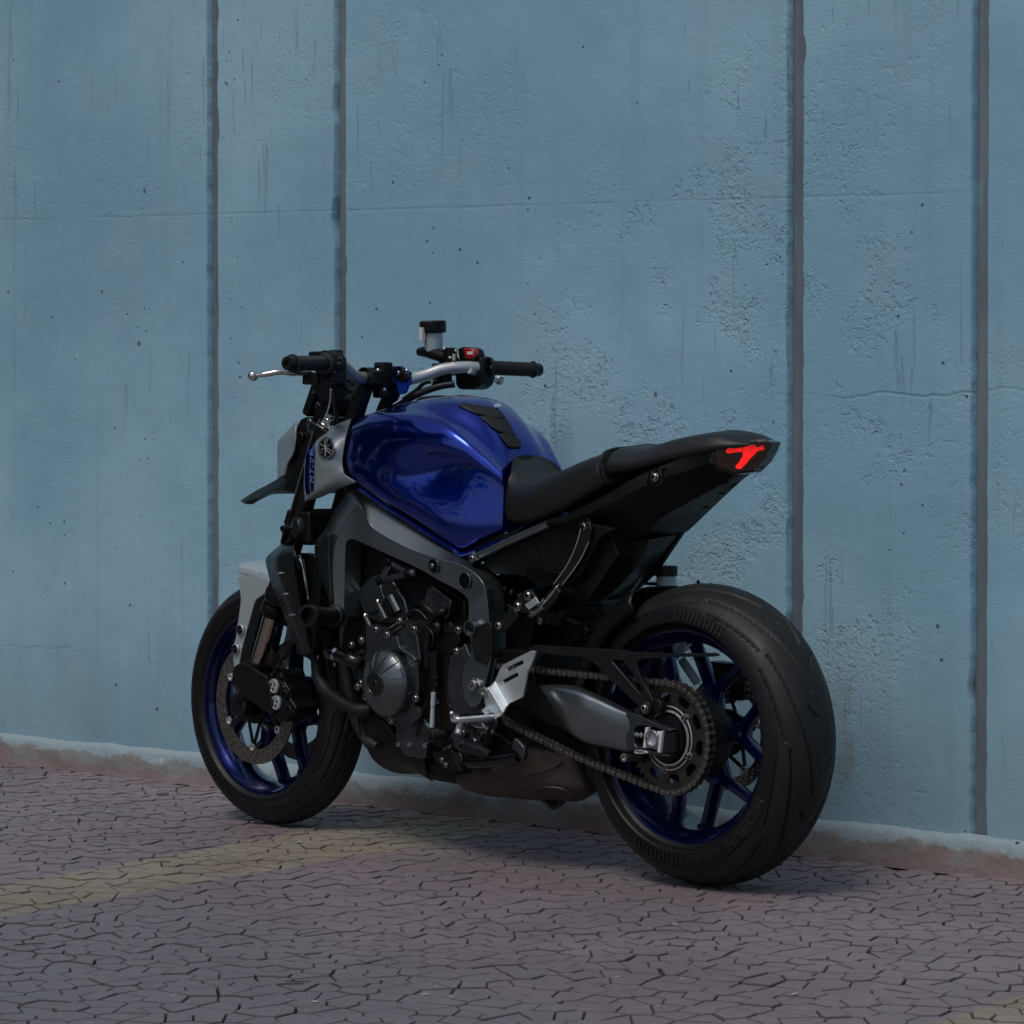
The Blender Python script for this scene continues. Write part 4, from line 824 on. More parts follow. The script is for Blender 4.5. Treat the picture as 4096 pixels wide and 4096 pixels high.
hose('overflow_tube', [K('N', 1440, 760, .132), K('N', 1480, 900, .132), K('N', 1500, 945, .132)], .005, 'plastic')
slab('connector_block', KL('N', [(1375, 320), (1465, 315), (1460, 600), (1480, 740), (1400, 740), (1400, 600), (1385, 440)], .136), .016, 'plastic', bike, bevel=.003)
slab('connector_block', KL('N', [(1400, 600), (1475, 595), (1480, 640), (1400, 645)], .139), .01, 'frameblk', bike, bevel=.001)
b = MB(); b.tube([K('N', 1440, 800, .140), K('N', 1432, 960, .140)], .0058, 8); b.tube([K('N', 1432, 960, .140), K('N', 1420, 1215, .140)], [.0046, .006], 8); part('pale_wire_sleeve', b, 'strap')
slab('mount_strap', KL('E', [(920, 648), (1040, 645), (1050, 690), (920, 695)], .115), .01, 'frameblk', bike, bevel=.002)
b = MB(); b.lathe([(-.01, .016), (.004, .016), (.01, .01), (.011, 0)], K('E', 880, 665, .122), n=18); part('pump_cap', b, 'dark')
b = MB(); b.tube(smooth_path([K('N', 330, 170, .06), K('N', 200, 230, .11), K('N', 215, 330, .14), K('N', 300, 350, .15), K('N', 430, 400, .15), K('N', 540, 440, .14), K('N', 640, 400, .11)], 6), [.0185] * 19 + [.0165] * 18, 18); part('coolant_elbow', b, 'gloss')
b = MB(); c0, c1 = K('N', 288, 345, .150), K('N', 318, 360, .150); b.tube([c0, c1], .0188, 24); part('hose_clamp', b, 'chrome'); bolt(bike, K('N', 270, 472, .155), .005, washer=False)
slab('water_pump', KL('N', [(500, 330), (560, 290), (640, 330), (650, 440), (600, 620), (560, 660), (480, 560), (430, 480)], .115), .05, 'case', bike, bevel=.005)
b = MB(); b.lathe([(-.008, .015), (.003, .015), (.003, .011), (-.004, .010), (-.004, 0)], K('N', 545, 570, .118), n=20); part('pump_drain', b, 'case')
hose('radiator_hose', [K('N', 60, 330, .09), K('N', 62, 480, .095), K('N', 85, 640, .10), K('N', 170, 790, .105), K('N', 290, 880, .11), K('N', 420, 960, .11), K('N', 560, 1010, .105), K('N', 680, 1000, .09)], .0165, 'rubber')
b = MB(); b.box(K('N', 65, 358, .118), (.0035, .002, .008)); part('hose_clip', b, 'chrome', bevel=.001)
hose('hose_guide_wire', [K('N', 540, 1110, .08), K('N', 560, 1220, .08), K('N', 590, 1340, .085), K('N', 610, 1350, .09)], .0022, 'dark')
# exhaust
for Y in (.07, .0, -.07):
    hose('exhaust_header', [np.array([1.03, Y, .57]), np.array([1.085, Y, .50]), np.array([1.09, Y * .9, .38]), np.array([1.05, Y * .7, .26]), np.array([.97, Y * .5, .20]), np.array([.86, Y * .4, .185])], .019, 'exh')
ball = MB(); 
h0 = [[K('N', x, y, .07) for x, y in ((635, 1260), (680, 1130), (780, 1075), (900, 1080), (1000, 1160), (1120, 1230), (1300, 1300))],
      [K('N', x, y, .105) for x, y in ((628, 1290), (665, 1190), (760, 1130), (870, 1160), (980, 1290), (1120, 1370), (1300, 1420))],
      [K('N', x, y, .108) for x, y in ((625, 1370), (665, 1330), (760, 1330), (870, 1360), (980, 1440), (1120, 1520), (1320, 1580))],
      [K('N', x, y, .095) for x, y in ((640, 1440), (690, 1500), (790, 1540), (890, 1560), (1000, 1610), (1140, 1680), (1360, 1760))],
      [K('N', x, y, .06) for x, y in ((655, 1480), (720, 1600), (830, 1690), (960, 1745), (1100, 1765), (1270, 1775), (1420, 1865))],
      [K('N', x, y, .0) for x, y in ((700, 1480), (760, 1590), (870, 1670), (990, 1725), (1130, 1745), (1290, 1755), (1430, 1845))]]
skin('exhaust_collector_cover', h0, 'plastic', bike, nu=6, nv=6, angle=70)
b = MB(); b.tube([K('N', 600, 1345, .108), K('N', 680, 1390, .112), K('N', 770, 1440, .112)], [.006, .011, .008], 12); part('oxygen_sensor', b, 'exh')
for x, y in ((1025, 1418), (1158, 1425), (1345, 1432)): b = MB(); b.box(K('N', x, y, .122), (.006, .004, .005)); part('cover_screw', b, 'bolt', bevel=.001)
slab('sump_guard', KL('E', [(560, 1210), (620, 1190), (790, 1230), (830, 1330), (870, 1480), (950, 1560), (1010, 1600), (1000, 1672), (900, 1655), (820, 1640), (760, 1600), (700, 1500)], .09), .16, 'dark', bike, bevel=.008)
cat = [[K('F', x, y, Y) for x, y, Y in ((240, 1500, .02), (420, 1440, .05), (640, 1400, .06), (850, 1280, .06), (1080, 1330, .05), (1220, 1400, .03), (1300, 1480, .0))],
       [K('F', x, y, Y) for x, y, Y in ((236, 1530, .08), (420, 1480, .10), (620, 1450, .105), (830, 1340, .10), (1060, 1400, .085), (1200, 1460, .06), (1295, 1530, .02))],
       [K('F', x, y, Y) for x, y, Y in ((240, 1585, .09), (420, 1560, .11), (620, 1550, .115), (830, 1540, .11), (1060, 1540, .09), (1210, 1560, .065), (1310, 1600, .03))],
       [K('F', x, y, Y) for x, y, Y in ((262, 1620, .085), (440, 1650, .10), (640, 1680, .105), (840, 1690, .10), (1060, 1690, .085), (1230, 1670, .06), (1322, 1650, .03))],
       [K('F', x, y, Y) for x, y, Y in ((300, 1655, .06), (460, 1704, .07), (680, 1725, .07), (860, 1742, .06), (1060, 1750, .05), (1210, 1742, .03), (1330, 1676, .02))],
       [K('F', x, y, Y) for x, y, Y in ((340, 1650, -.06), (480, 1690, -.06), (680, 1712, -.06), (860, 1728, -.06), (1060, 1736, -.06), (1200, 1730, -.06), (1320, 1668, -.06))]]
skin('exhaust_silencer_box', cat, 'exh', bike, nu=6, nv=6, angle=60)
b = MB(); pp = K('F', 950, 1715, .075); b.lathe([(-.02, .035), (0, .033), (.002, .030), (-.004, .026), (-.03, .026)], pp + np.array([0, 0, 0]), (0, 1, -.5), 28); part('exhaust_outlet', b, 'exh')
hose('silencer_seam', [K('F', x, y, Y) for x, y, Y in ((520, 1520, .118), (640, 1550, .120), (800, 1545, .118), (960, 1500, .107), (1060, 1440, .094))], .0025, 'exh')
hose('silencer_seam', [K('F', x, y, Y) for x, y, Y in ((780, 1690, .103), (850, 1655, .110), (950, 1640, .108), (1060, 1655, .094), (1120, 1690, .082))], .003, 'exh')

# ---------------------------------------------------------------- front end
rk = R(23.9); fa = np.array([-math.sin(rk), 0, math.cos(rk)])
def fork_pt(z, Y): x = 1.114 + (.983 - z) * math.tan(rk) + .0; return np.array([x, Y, z])
for sg in (1, -1):
    Y = sg * .105; fk = empty('front_fork'); fk.parent = bike
    b = MB(); b.lathe([(0, .0265), (.40, .0265), (.40, .0285), (.455, .0285), (.458, .027), (.458, .020)], fork_pt(.970, Y), -fa, 36); b.build('outer_tube', 'gloss', fk)
    b = MB(); b.lathe([(.425, .0295), (.430, .031), (.446, .031), (.451, .0295)], fork_pt(.970, Y), -fa, 36); b.lathe([(.462, .0285), (.466, .0305), (.486, .0300), (.493, .026), (.495, .021)], fork_pt(.970, Y), -fa, 36); b.build('dust_seal', 'dark', fk)
    b = MB(); b.lathe([(.44, .0205), (.68, .0205)], fork_pt(.970, Y), -fa, 36); b.build('fork_slider', 'stan', fk)
    b = MB(); b.lathe([(-.012, 0), (-.012, .018), (0, .020), (.002, .024)], fork_pt(.975, Y), -fa, 24); b.lathe([(-.028, 0), (-.028, .008), (-.012, .008)], fork_pt(.975, Y), -fa, 6); b.build('fork_cap', 'chrome', fk)
    foot = [(330, 440), (420, 390), (520, 410), (700, 530), (830, 600), (870, 740), (915, 1010), (930, 1180), (890, 1190), (740, 1090), (560, 960), (440, 830), (290, 700), (300, 560)]
    o = slab('fork_guard', KL('Q', foot, .137), .014, 'plastic', fk, bevel=.004)
    if sg < 0: 
        for v in o.data.vertices: v.co.y *= -1
        o.data.flip_normals()
    b = MB(); fp = fork_pt(.37, Y); b.tube([fork_pt(.405, Y), fork_pt(.33, Y * 1.05), np.array([WB + .005, Y * 1.02, RFz])], [.026, .024, .022], 16); b.build('axle_holder', 'dark', fk)
    b = MB(); b.lathe([(-.02, .03), (.012, .03), (.016, .026), (.016, .017), (.019, .016), (.019, .009), (.012, .008), (.012, 0)], (WB, Y + sg * .004, RFz), (0, sg, 0), 28); b.build('axle_clamp', 'frameblk', fk)
slab('radiator_side', KL('P', [(960, 520), (1060, 530), (1150, 560), (1200, 700), (1290, 1100), (1300, 1260), (1120, 1260), (1040, 900)], .115), .03, 'dark', bike)
# calipers
for sg in (1, -1):
    Ys = .125
    V = [K('Q', x, y, Ys) for x, y in ((840, 620), (900, 520), (1000, 480), (1080, 560), (1110, 700), (1180, 800), (1200, 950), (1290, 1080), (1270, 1230), (1180, 1250), (1130, 1300), (1000, 1310), (930, 1200), (880, 900))]
    o = slab('front_brake_caliper', V, .07, 'plastic', bike, bevel=.005)
    if sg < 0:
        for v in o.data.vertices: v.co.y *= -1
        o.data.flip_normals()
    else:
        for x, y in ((965, 750), (1000, 1007)):
            p = K('Q', x, y, .1265); b = MB(); b.lathe([(0, .0175), (.003, .018), (.0065, .017), (.0075, .014), (.0075, .0125), (.006, .0115), (.006, 0)], p, n=28); b.lathe([(.006, .0045), (.0085, .004), (.0085, 0)], p, n=6); b.build('caliper_bolt', 'alu', o)
            for q in range(3):
                b = MB(); a = R(30 + 120 * q); b.lathe([(.0062, .003), (.0075, .003), (.0075, 0)], p + np.array([.008 * math.cos(a), 0, .008 * math.sin(a)]), n=8); b.build('bolt_recess', 'dark', o)
        for x, y, r in ((1130, 880, .013), (1190, 1120, .013), (1060, 620, .008)):
            b = MB(); b.lathe([(0, r), (.004, r), (.006, r * .8), (.006, r * .45), (.003, r * .4), (.003, 0)], K('Q', x, y, .1265), n=20); b.build('piston_cap', 'dark', o)
        for k in range(4): b = MB(); b.tube([K('Q', 1050 + 30 * k, 700 + 60 * k, .127), K('Q', 1130 + 25 * k, 720 + 55 * k, .120)], .003, 6); b.build('caliper_rib', 'dark', o)
        bolt(bike, K('Q', 915, 590, .128), .007, m='dark'); bolt(bike, K('Q', 1250, 1170, .126), .008, m='dark')
hose('brake_hose', [K('Q', 950, 560, .125), K('Q', 1050, 400, .13), K('Q', 1150, 220, .13), K('Q', 1240, 90, .125), K('P', 900, 1640, .12), K('P', 980, 1500, .10), K('P', 1060, 1200, .08)], .0042, 'dark')
hose('brake_hose', [K('P', 660, 1680, .0), K('P', 650, 1600, .0), K('P', 690, 1490, .02), K('P', 770, 1410, .03), K('P', 900, 1380, .05)], .004, 'dark')
for x, y in ((1125, 255), (1030, 445)): bolt(bike, K('Q', x, y, .134), .003, washer=False, m='chrome')
# fender
def fr_sec(a, wd=1.0): return [(-.0765 * wd, .303), (-.074 * wd, .322), (-.055 * wd, .333), (-.025, .341), (0, .343), (.025, .341), (.055 * wd, .333), (.074 * wd, .322), (.0765 * wd, .303)]
rows = []
for a in np.linspace(R(72), R(128), 22):
    lift = .012 * max(0, 1 - (a - R(72)) / R(14)); notch = 0
    rows.append([np.array([WB + (r + lift) * math.cos(a + (abs(y) / .078) ** 1.6 * R(9) * (1 if a < R(90) else 0)), y, RFz + (r + lift) * math.sin(a + (abs(y) / .078) ** 1.6 * R(9) * (1 if a < R(90) else 0))]) for y, r in fr_sec(a)])
fd = obj('front_mudguard', np.array(rows).reshape(-1, 3), gridfaces(22, 9), 'grey', bike, angle=40); so = fd.modifiers.new('t', 'SOLIDIFY'); so.thickness = .003; so.offset = 1; fd.modifiers.new('s', 'SUBSURF').render_levels = 1
stay = [(148, 826), (300, 806), (440, 816), (560, 866), (572, 930), (545, 1020), (400, 1120), (372, 1180), (320, 1370), (255, 1600), (205, 1800), (180, 1945), (175, 2040), (120, 2040), (105, 1900), (110, 1700), (140, 1600), (165, 1400), (195, 1200), (200, 1100), (185, 950)]
def fy(x, y): return .0815 if y > 1100 else .0815 - (1100 - y) / 280 * .003
o = slab('mudguard_side', [K('P', x, y, fy(x, y)) for x, y in stay], .006, 'grey', bike, bevel=.002, angle=25); mirrored(o)
o = slab('mudguard_stay', [K('P', x, y, .088) for x, y in ((400, 1120), (545, 1030), (560, 1120), (470, 1250), (420, 1420), (330, 1800), (290, 1960), (180, 1960), (205, 1800), (255, 1600), (320, 1370), (372, 1180))], .012, 'frameblk', bike, bevel=.003); mirrored(o)
for x, y in ((200, 1512), (138, 1762)):
    p = K('P', x, y, .0845); b = MB(); b.lathe([(0, .0135), (.002, .0135), (.003, .012)], p, n=24); o = part('mudguard_bolt', b, 'alu'); b = MB(); b.lathe([(.001, .0118), (.004, .011), (.007, .005), (.0075, 0)], p, n=24); b.build('bolt_head', 'gloss', o)
# radiator, shroud
b = MB(); b.box((1.105, 0, .57), (.016, .15, .135), np.array(Matrix.Rotation(R(-10), 3, 'Y'))); part('radiator', b, 'dark', bevel=.003)
b = MB()
for k in range(24): b.box((1.105 + .0, 0, .46 + k * .0097), (.0165, .118, .0012), np.array(Matrix.Rotation(R(-10), 3, 'Y')))
part('radiator_fin', b, 'frameblk', kind='stuff')
sh = [
 [K('P', x, y, Y) for x, y, Y in ((735, 400, .13), (600, 510, .13), (528, 590, .14), (535, 700, .145), (600, 930, .145), (720, 1230, .145), (850, 1560, .145), (905, 1700, .142), (925, 1828, .138))],
 [K('P', x, y, Y) for x, y, Y in ((800, 425, .158), (760, 470, .17), (700, 560, .178), (700, 700, .180), (760, 930, .178), (850, 1230, .174), (940, 1560, .166), (985, 1700, .160), (1010, 1845, .152))],
 [K('P', x, y, Y) for x, y, Y in ((880, 420, .160), (870, 470, .172), (885, 560, .180), (892, 700, .180), (925, 930, .178), (975, 1230, .174), (1045, 1560, .166), (1080, 1700, .160), (1115, 1805, .152))],
 [K('P', x, y, Y) for x, y, Y in ((990, 310, .13), (900, 420, .13), (925, 560, .145), (990, 680, .145), (1030, 930, .145), (1085, 1230, .145), (1140, 1560, .140), (1165, 1700, .135), (1170, 1760, .13))],
]
o = skin('radiator_shroud', sh, 'frameblk', bike, nu=6, sv=False, ends=False, angle=25); so = o.modifiers.new('t', 'SOLIDIFY'); so.thickness = .004; so.offset = -1; mirrored(o)
for x, y in ((715, 788), (787, 1055), (865, 1325)):
    b = MB(); b.tube([K('P', x - 52, y + 6, .1795 if y < 900 else .176 - (y - 900) * 1.2e-5), K('P', x, y - 4, .182 if y < 900 else .179 - (y - 900) * 1.5e-5), K('P', x + 52, y - 10, .1795 if y < 900 else .176 - (y - 900) * 1.2e-5)], [.0012, .0042, .0012], 8); part('shroud_rib', b, 'frame')
bolt(bike, K('P', 935, 715, .165), .009, m='dark'); bolt(bike, K('P', 963, 562, .15), .004, m='chrome', washer=False)
b = MB(); b.tube([K('P', 1005, 600, .135), K('P', 1060, 950, .135), K('P', 1100, 1210, .135)], .0018, 6); part('radiator_edge', b, 'frame')
# crash bobbin
b = MB(); c0 = K('E', 230, 585, .15); c1 = K('E', 50, 585, .262); d_ = (c1 - c0) / np.linalg.norm(c1 - c0); Lb = np.linalg.norm(c1 - c0)
b.lathe([(0, .026), (.01, .026), (.013, .020), (Lb * .5, .020), (Lb * .5, .022), (Lb - .018, .0225), (Lb - .016, .026), (Lb - .003, .0265), (Lb, .024), (Lb, .019), (Lb - .02, .017), (Lb - .02, 0)], c0, d_, 32); o = part('crash_bobbin', b, 'plastic'); mirrored(o)
# triple clamps, head
lc = fork_pt(.745, 0)
b = MB(); b.box(lc + np.array([-.01, 0, 0]), (.035, .13, .022), np.array(Matrix.Rotation(-rk, 3, 'Y'))); part('lower_fork_clamp', b, 'dark', bevel=.008)
uc = fork_pt(.958, 0); b = MB(); b.box(uc + np.array([-.012, 0, 0]), (.045, .128, .012), np.array(Matrix.Rotation(-rk, 3, 'Y'))); part('upper_fork_clamp', b, 'frameblk', bevel=.005)
b = MB(); b.tube([uc + np.array([-.03, 0, 0]), lc + np.array([-.03, 0, 0])], .03, 20); part('steering_head', b, 'dark')
b = MB(); b.box((1.00, 0, .88), (.09, .085, .07)); part('air_box', b, 'dark', bevel=.02)
b = MB(); pH = K('P', 925, 195, .13); b.lathe([(-.035, .026), (.0, .027), (.006, .024), (.012, .012), (.013, 0)], pH, (.3, 1, 0), 26); part('horn', b, 'frameblk')
hose('clamp_cable', [K('P', 890, 200, .14), K('P', 800, 195, .145), K('P', 735, 200, .14), K('P', 765, 270, .14), K('P', 740, 380, .13)], .0055, 'dark')
b = MB(); b.box(K('P', 1060, 200, .11), (.03, .02, .04)); part('wiring_box', b, 'dark', bevel=.008)
# headlight cowl
hd = [[K('J', x, y, Y) for x, y, Y in ((250, 470, .0), (330, 380, .02), (400, 300, .045), (425, 278, .055))],
      [K('J', x, y, Y) for x, y, Y in ((198, 530, .015), (300, 460, .06), (380, 390, .085), (428, 330, .092))],
      [K('J', x, y, Y) for x, y, Y in ((190, 700, .015), (280, 700, .062), (350, 690, .09), (402, 640, .10))],
      [K('J', x, y, Y) for x, y, Y in ((192, 900, .012), (250, 890, .055), (290, 870, .078), (325, 790, .092))],
      [K('J', x, y, Y) for x, y, Y in ((193, 1012, .008), (230, 995, .035), (262, 980, .06), (285, 965, .07))]]
o = skin('headlight_cowl', hd, 'panel', bike, nu=5, nv=5, ends=False, angle=40); so = o.modifiers.new('t', 'SOLIDIFY'); so.thickness = .004; so.offset = -1; mirrored(o)
slab('headlight_housing', KL('J', [(435, 330), (480, 250), (545, 218), (640, 232), (600, 300), (650, 470), (590, 620), (545, 800), (535, 980), (470, 1170), (410, 1215), (340, 1195), (250, 1170), (290, 960), (330, 860), (405, 680), (425, 430)], .085), .17, 'plastic', bike, bevel=.008)
b = MB(); b.lathe([(-.01, .012), (.003, .012), (.005, .009), (.005, 0)], K('J', 495, 470, .09), n=20); part('cowl_bolt', b, 'gloss')
b = MB(); b.lathe([(0, .0), (.0, .035), (-.03, .038), (-.05, .03)], (1.36, 0, .895), (1, 0, -.1), 28); part('headlight_lens', b, 'screen')
bk = [[K('A', x, y, Y) for x, y, Y in ((105, 1412, -.03), (200, 1350, .0), (300, 1296, .03), (385, 1245, .045), (440, 1180, .05))],
      [K('A', x, y, Y) for x, y, Y in ((130, 1428, -.01), (215, 1395, .01), (300, 1360, .04), (390, 1330, .055), (490, 1320, .06))],
      [K('A', x, y, Y) for x, y, Y in ((185, 1436, .0), (240, 1408, .01), (320, 1370, .03), (400, 1362, .04), (490, 1362, .045))]]
o = skin('headlight_lower_fin', bk, 'plastic', bike, nu=5, sv=False, ends=False, angle=30); so = o.modifiers.new('t', 'SOLIDIFY'); so.thickness = .005
# upper stay / bracket with silver lug
slab('headlight_stay', KL('J', [(640, 230), (700, 0), (760, -120), (850, -140), (880, 60), (800, 250), (740, 290), (690, 260)], .075), .02, 'dark', bike, bevel=.004)
b = MB(); b.tube([K('J', 606, 290, .10), K('J', 620, 360, .10), K('J', 680, 420, .105), K('J', 790, 400, .11)], [.008, .010, .014, .016], 12); part('ignition_bracket', b, 'frameblk')
b = MB(); b.lathe([(-.004, .0085), (.003, .0085), (.004, .007), (.004, 0)], K('J', 612, 288, .112), n=18); part('stay_bolt', b, 'chrome')
b = MB(); fc_ = K('J', 830, 330, .105); b.lathe([(0, .020), (.006, .020), (.008, .012), (.018, .012), (.019, .008), (.026, .0075), (.027, 0)], fc_, fa, 20); part('preload_adjuster', b, 'chrome')
# display
b = MB(); Md = np.array(Matrix.Rotation(R(-28), 3, 'Y')); dc = np.array([1.195, .0, 1.045]); b.box(dc, (.012, .088, .052), Md); dsp = part('instrument_display', b, 'plastic', bevel=.006)
b = MB(); b.box(dc + Md @ np.array([-.0125, 0, .004]), (.001, .076, .040), Md); b.build('display_glass', 'screen', dsp, bevel=0)
b = MB(); q = dc + Md @ np.array([-.0142, -.028, .008]); b.tube([q + Md @ np.array([0, .008 * math.cos(a), .008 * math.sin(a)]) for a in np.linspace(0, 6.2832, 20)], .0011, 6, cap=False)
b.tube([q + Md @ np.array([0, -.014, .006]), q + Md @ np.array([0, -.019, -.002]), q + Md @ np.array([0, -.026, .007])], .0011, 6); b.build('display_symbol', mat('faint_symbol', (.2, .22, .24), .4), dsp)
slab('display_side', KL('K', [(800, 775), (1030, 780), (1040, 960), (930, 985), (860, 890)], .095), .012, 'plastic', dsp, bevel=.002)
for x, y in ((845, 885), (890, 1000), (912, 1020), (877, 1040), (1013, 1030)): bolt(bike, K('K', x, y, .10), .003, washer=False, m='chrome')
# handlebar
def hb_(s): return [np.array([x, s * y, z]) for x, y, z in ((.912, .385, 1.110), (.942, .27, 1.113), (.965, .20, 1.114), (.992, .155, 1.109), (1.015, .115, 1.094), (1.030, .080, 1.085), (1.035, .04, 1.086))]
b = MB(); pts = hb_(1)[:] + [np.array([1.036, 0, 1.086])] + hb_(-1)[::-1]; b.tube(smooth_path(pts, 5), .0143, 20); part('handlebar', b, 'bar')
for sg in (1, -1):
    p0 = np.array([.912, sg * .382, 1.110]); p1 = np.array([.942, sg * .262, 1.113]); d = p0 - p1; Lg = np.linalg.norm(d); d /= Lg
    b = MB(); prof = [(-.012, .026), (-.006, .0265), (-.003, .018)]
    for k in range(24): t = Lg * .9 * k / 24; prof += [(t, .0172), (t + .003, .0172), (t + .0035, .0164), (t + .0042, .0164)]
    prof += [(Lg * .92, .0172), (Lg * .925, .0205), (Lg * .95, .0205), (Lg * .955, .017)]
    b.lathe(prof, p1, d, 28); g = part('hand_grip', b, 'grip', label=None)
    b = MB(); b.lathe([(Lg * .94, .0165), (Lg + .010, .0165), (Lg + .014, .014), (Lg + .014, .006), (Lg + .008, .005), (Lg + .008, 0)], p1, d, 28); b.build('bar_end', 'gloss', g)
    # lever
    lv = [np.array([1.035, sg * .19, 1.096]), np.array([1.055, sg * .215, 1.096]), np.array([1.045, sg * .25, 1.092]), np.array([1.05, sg * .285, 1.088]), np.array([1.085, sg * .315, 1.088]), np.array([1.109, sg * .331, 1.086])]
    if sg > 0: lv = [K('K', 800, 655, .215), K('K', 620, 665, .262), K('K', 470, 655, .292), K('K', 320, 680, .315), K('K', 215, 695, .327), K('K', 172, 700, .331)]
    else: lv = [K('L', 900, 640, -.20), K('L', 1040, 700, -.25), K('L', 1110, 715, -.27), K('L', 1170, 738, -.29), K('L', 1205, 748, -.30), K('L', 1235, 745, -.31)]
    b = MB(); b.tube(smooth_path(lv, 5), [.0075] * 6 + [.0072] * 6 + [.0068] * 6 + [.0055] * 8, 12); b.lathe([(-.0125 * math.cos(t), .0125 * math.sin(t)) for t in np.linspace(0, math.pi, 12)], lv[-1], (0, 1, 0), 18)
    part('clutch_lever' if sg > 0 else 'brake_lever', b, 'chrome' if sg > 0 else 'alu')
    # clamp and riser
    b = MB(); b.lathe([(-.016, .0235), (.016, .0235)], (1.0345, sg * .045, 1.0865), n=28); b.box((1.012, sg * .045, 1.085), (.014, .0155, .016)); b.box((1.052, sg * .045, 1.085), (.012, .0155, .012)); rc_ = part('handlebar_clamp', b, 'dark', bevel=.003)
    bolt(rc_, (1.004, sg * .045 - .004, 1.1015), .006, ax=(-.3, 0, 1), m='chrome')
    b = MB(); b.tube([(1.040, sg * .045, 1.07), (1.065, sg * .045, 1.03), (1.095, sg * .045, .975)], [.019, .021, .024], 8); part('handlebar_riser', b, 'plastic', bevel=.003)
# left switch gear
b = MB(); sc_ = np.array([.950, .232, 1.112]); b.lathe([(-.027, .029), (-.022, .031), (.020, .031), (.027, .026)], sc_, (.06 / .25, -1, 0), 24); sw = part('left_switch_gear', b, 'plastic', bevel=.002)
b = MB(); b.box(K('K', 1060, 640, .225), (.022, .022, .030)); b.box(K('K', 900, 470, .225), (.018, .018, .008)); b.box(K('K', 1085, 480, .215), (.012, .014, .014)); b.box(K('K', 900, 730, .21), (.026, .03, .014)); b.build('switch_body', 'plastic', sw, bevel=.004)
for x, y in ((1130, 510), (1120, 570), (1060, 660), (1020, 520), (990, 715)): b = MB(); b.lathe([(0, .006), (.004, .005), (.005, 0)], K('K', x, y, .245 if x > 1000 else .23), (-.6, .8, .1), 12); b.build('switch_button', 'gloss', sw)
b = MB(); b.box(K('K', 745, 672, .24), (.018, .006, .004)); part('lever_perch', b, 'frameblk', bevel=.001)
# right switch gear
b = MB(); sr_ = K('L', 905, 600, -.235)
V = [K('L', x, y, -.225) for x, y in ((760, 500), (830, 540), (960, 480), (1025, 490), (1045, 560), (1045, 700), (1025, 790), (970, 840), (930, 852), (780, 850), (745, 800), (740, 640))]
swr = slab('right_switch_gear', V, .045, 'plastic', bike, bevel=.006)
slab('kill_switch_housing', KL('L', [(770, 395), (820, 378), (900, 388), (940, 400), (965, 470), (960, 525), (840, 540), (790, 530)], -.215), .035, 'plastic', swr, bevel=.005)
slab('kill_switch', KL('L', [(826, 392), (920, 390), (950, 430), (955, 500), (870, 515), (850, 490)], -.2125), .02, 'red', swr, bevel=.004, label='red kill switch')
slab('switch_symbol', KL('L', [(875, 432), (935, 430), (940, 462), (882, 465)], -.2112), .002, 'white', swr, bevel=0)
b = MB(); b.box(K('L', 885, 605, -.223), (.0022, .001, .008), np.array(Matrix.Rotation(R(90), 3, 'Y'))); b.build('start_symbol', 'white', swr)
b = MB(); b.lathe([(-.016, .023), (.016, .023)], K('L', 690, 590, -.185), n=24); b.box(K('L', 690, 490, -.185), (.012, .014, .022)); b.box(K('L', 600, 690, -.17), (.022, .015, .028)); mc = part('brake_master_cylinder', b, 'dark', bevel=.004)
b = MB(); b.tube([K('L', 350, 435, -.175), K('L', 420, 430, -.175), K('L', 560, 470, -.180), K('L', 700, 520, -.19)], [.010, .014, .015, .017], 12); b.build('cylinder_body', 'dark', mc)
for x, y in ((625, 410), (690, 510), (755, 430)): bolt(mc, K('L', x, y, -.168), .005, ax=(0, 0, 1), m='chrome', washer=False)
b = MB(); b.tube([K('L', 735, 455, -.175), K('L', 735, 530, -.175)], .005, 8); b.tube([K('L', 487, 690, -.15), K('L', 487, 780, -.15)], .0058, 10); b.build('banjo_fitting', 'chrome', mc)
rc2 = K('L', 508, 330, -.185)
b = MB(); b.lathe([(-.034, 0), (-.034, .019), (-.02, .0225), (.026, .0235)], rc2, (0, .05, 1), 32); res = part('brake_fluid_reservoir', b, 'cup')
b = MB(); prof = [(.024, 0), (.024, .030), (.030, .0325), (.050, .0325), (.054, .030), (.055, 0)]; b.lathe(prof, rc2 + np.array([0, 0, -.002]), (0, .05, 1), 14); b.build('reservoir_cap', 'plastic', res, bevel=.002)
b = MB(); q0 = K('L', 385, 180, -.155); b.box(K('L', 382, 240, -.150), (.0055, .0055, .016)); b.build('reservoir_clip', 'white', res, bevel=.001)
hose('brake_line', [K('L', 740, 790, -.16), K('L', 600, 810, -.14), K('L', 480, 845, -.12), K('L', 330, 905, -.09), K('L', 170, 990, -.06), K('L', 40, 1060, -.03)], .0085, 'plastic')
hose('throttle_cable', [K('L', 700, 720, -.17), K('L', 560, 760, -.16), K('L', 420, 770, -.14), K('L', 320, 860, -.11), K('L', 190, 950, -.08), K('L', 80, 1030, -.05)], .0055, 'plastic')
b = MB(); b.tube([K('L', 60, 1015, -.02), K('L', 160, 955, -.04)], .0022, 6); part('cable_highlight_clip', b, 'alu')
hose('clutch_cable', [K('K', 1010, 740, .21), K('K', 1070, 850, .19), K('K', 1080, 1000, .16), K('K', 1090, 1150, .13), K('K', 1060, 1230, .12)], .006, 'dark')
hose('clutch_cable', [K('K', 1030, 850, .17), K('K', 1025, 960, .15), K('K', 1005, 1060, .13), K('K', 950, 1200, .12)], .0022, 'alu')
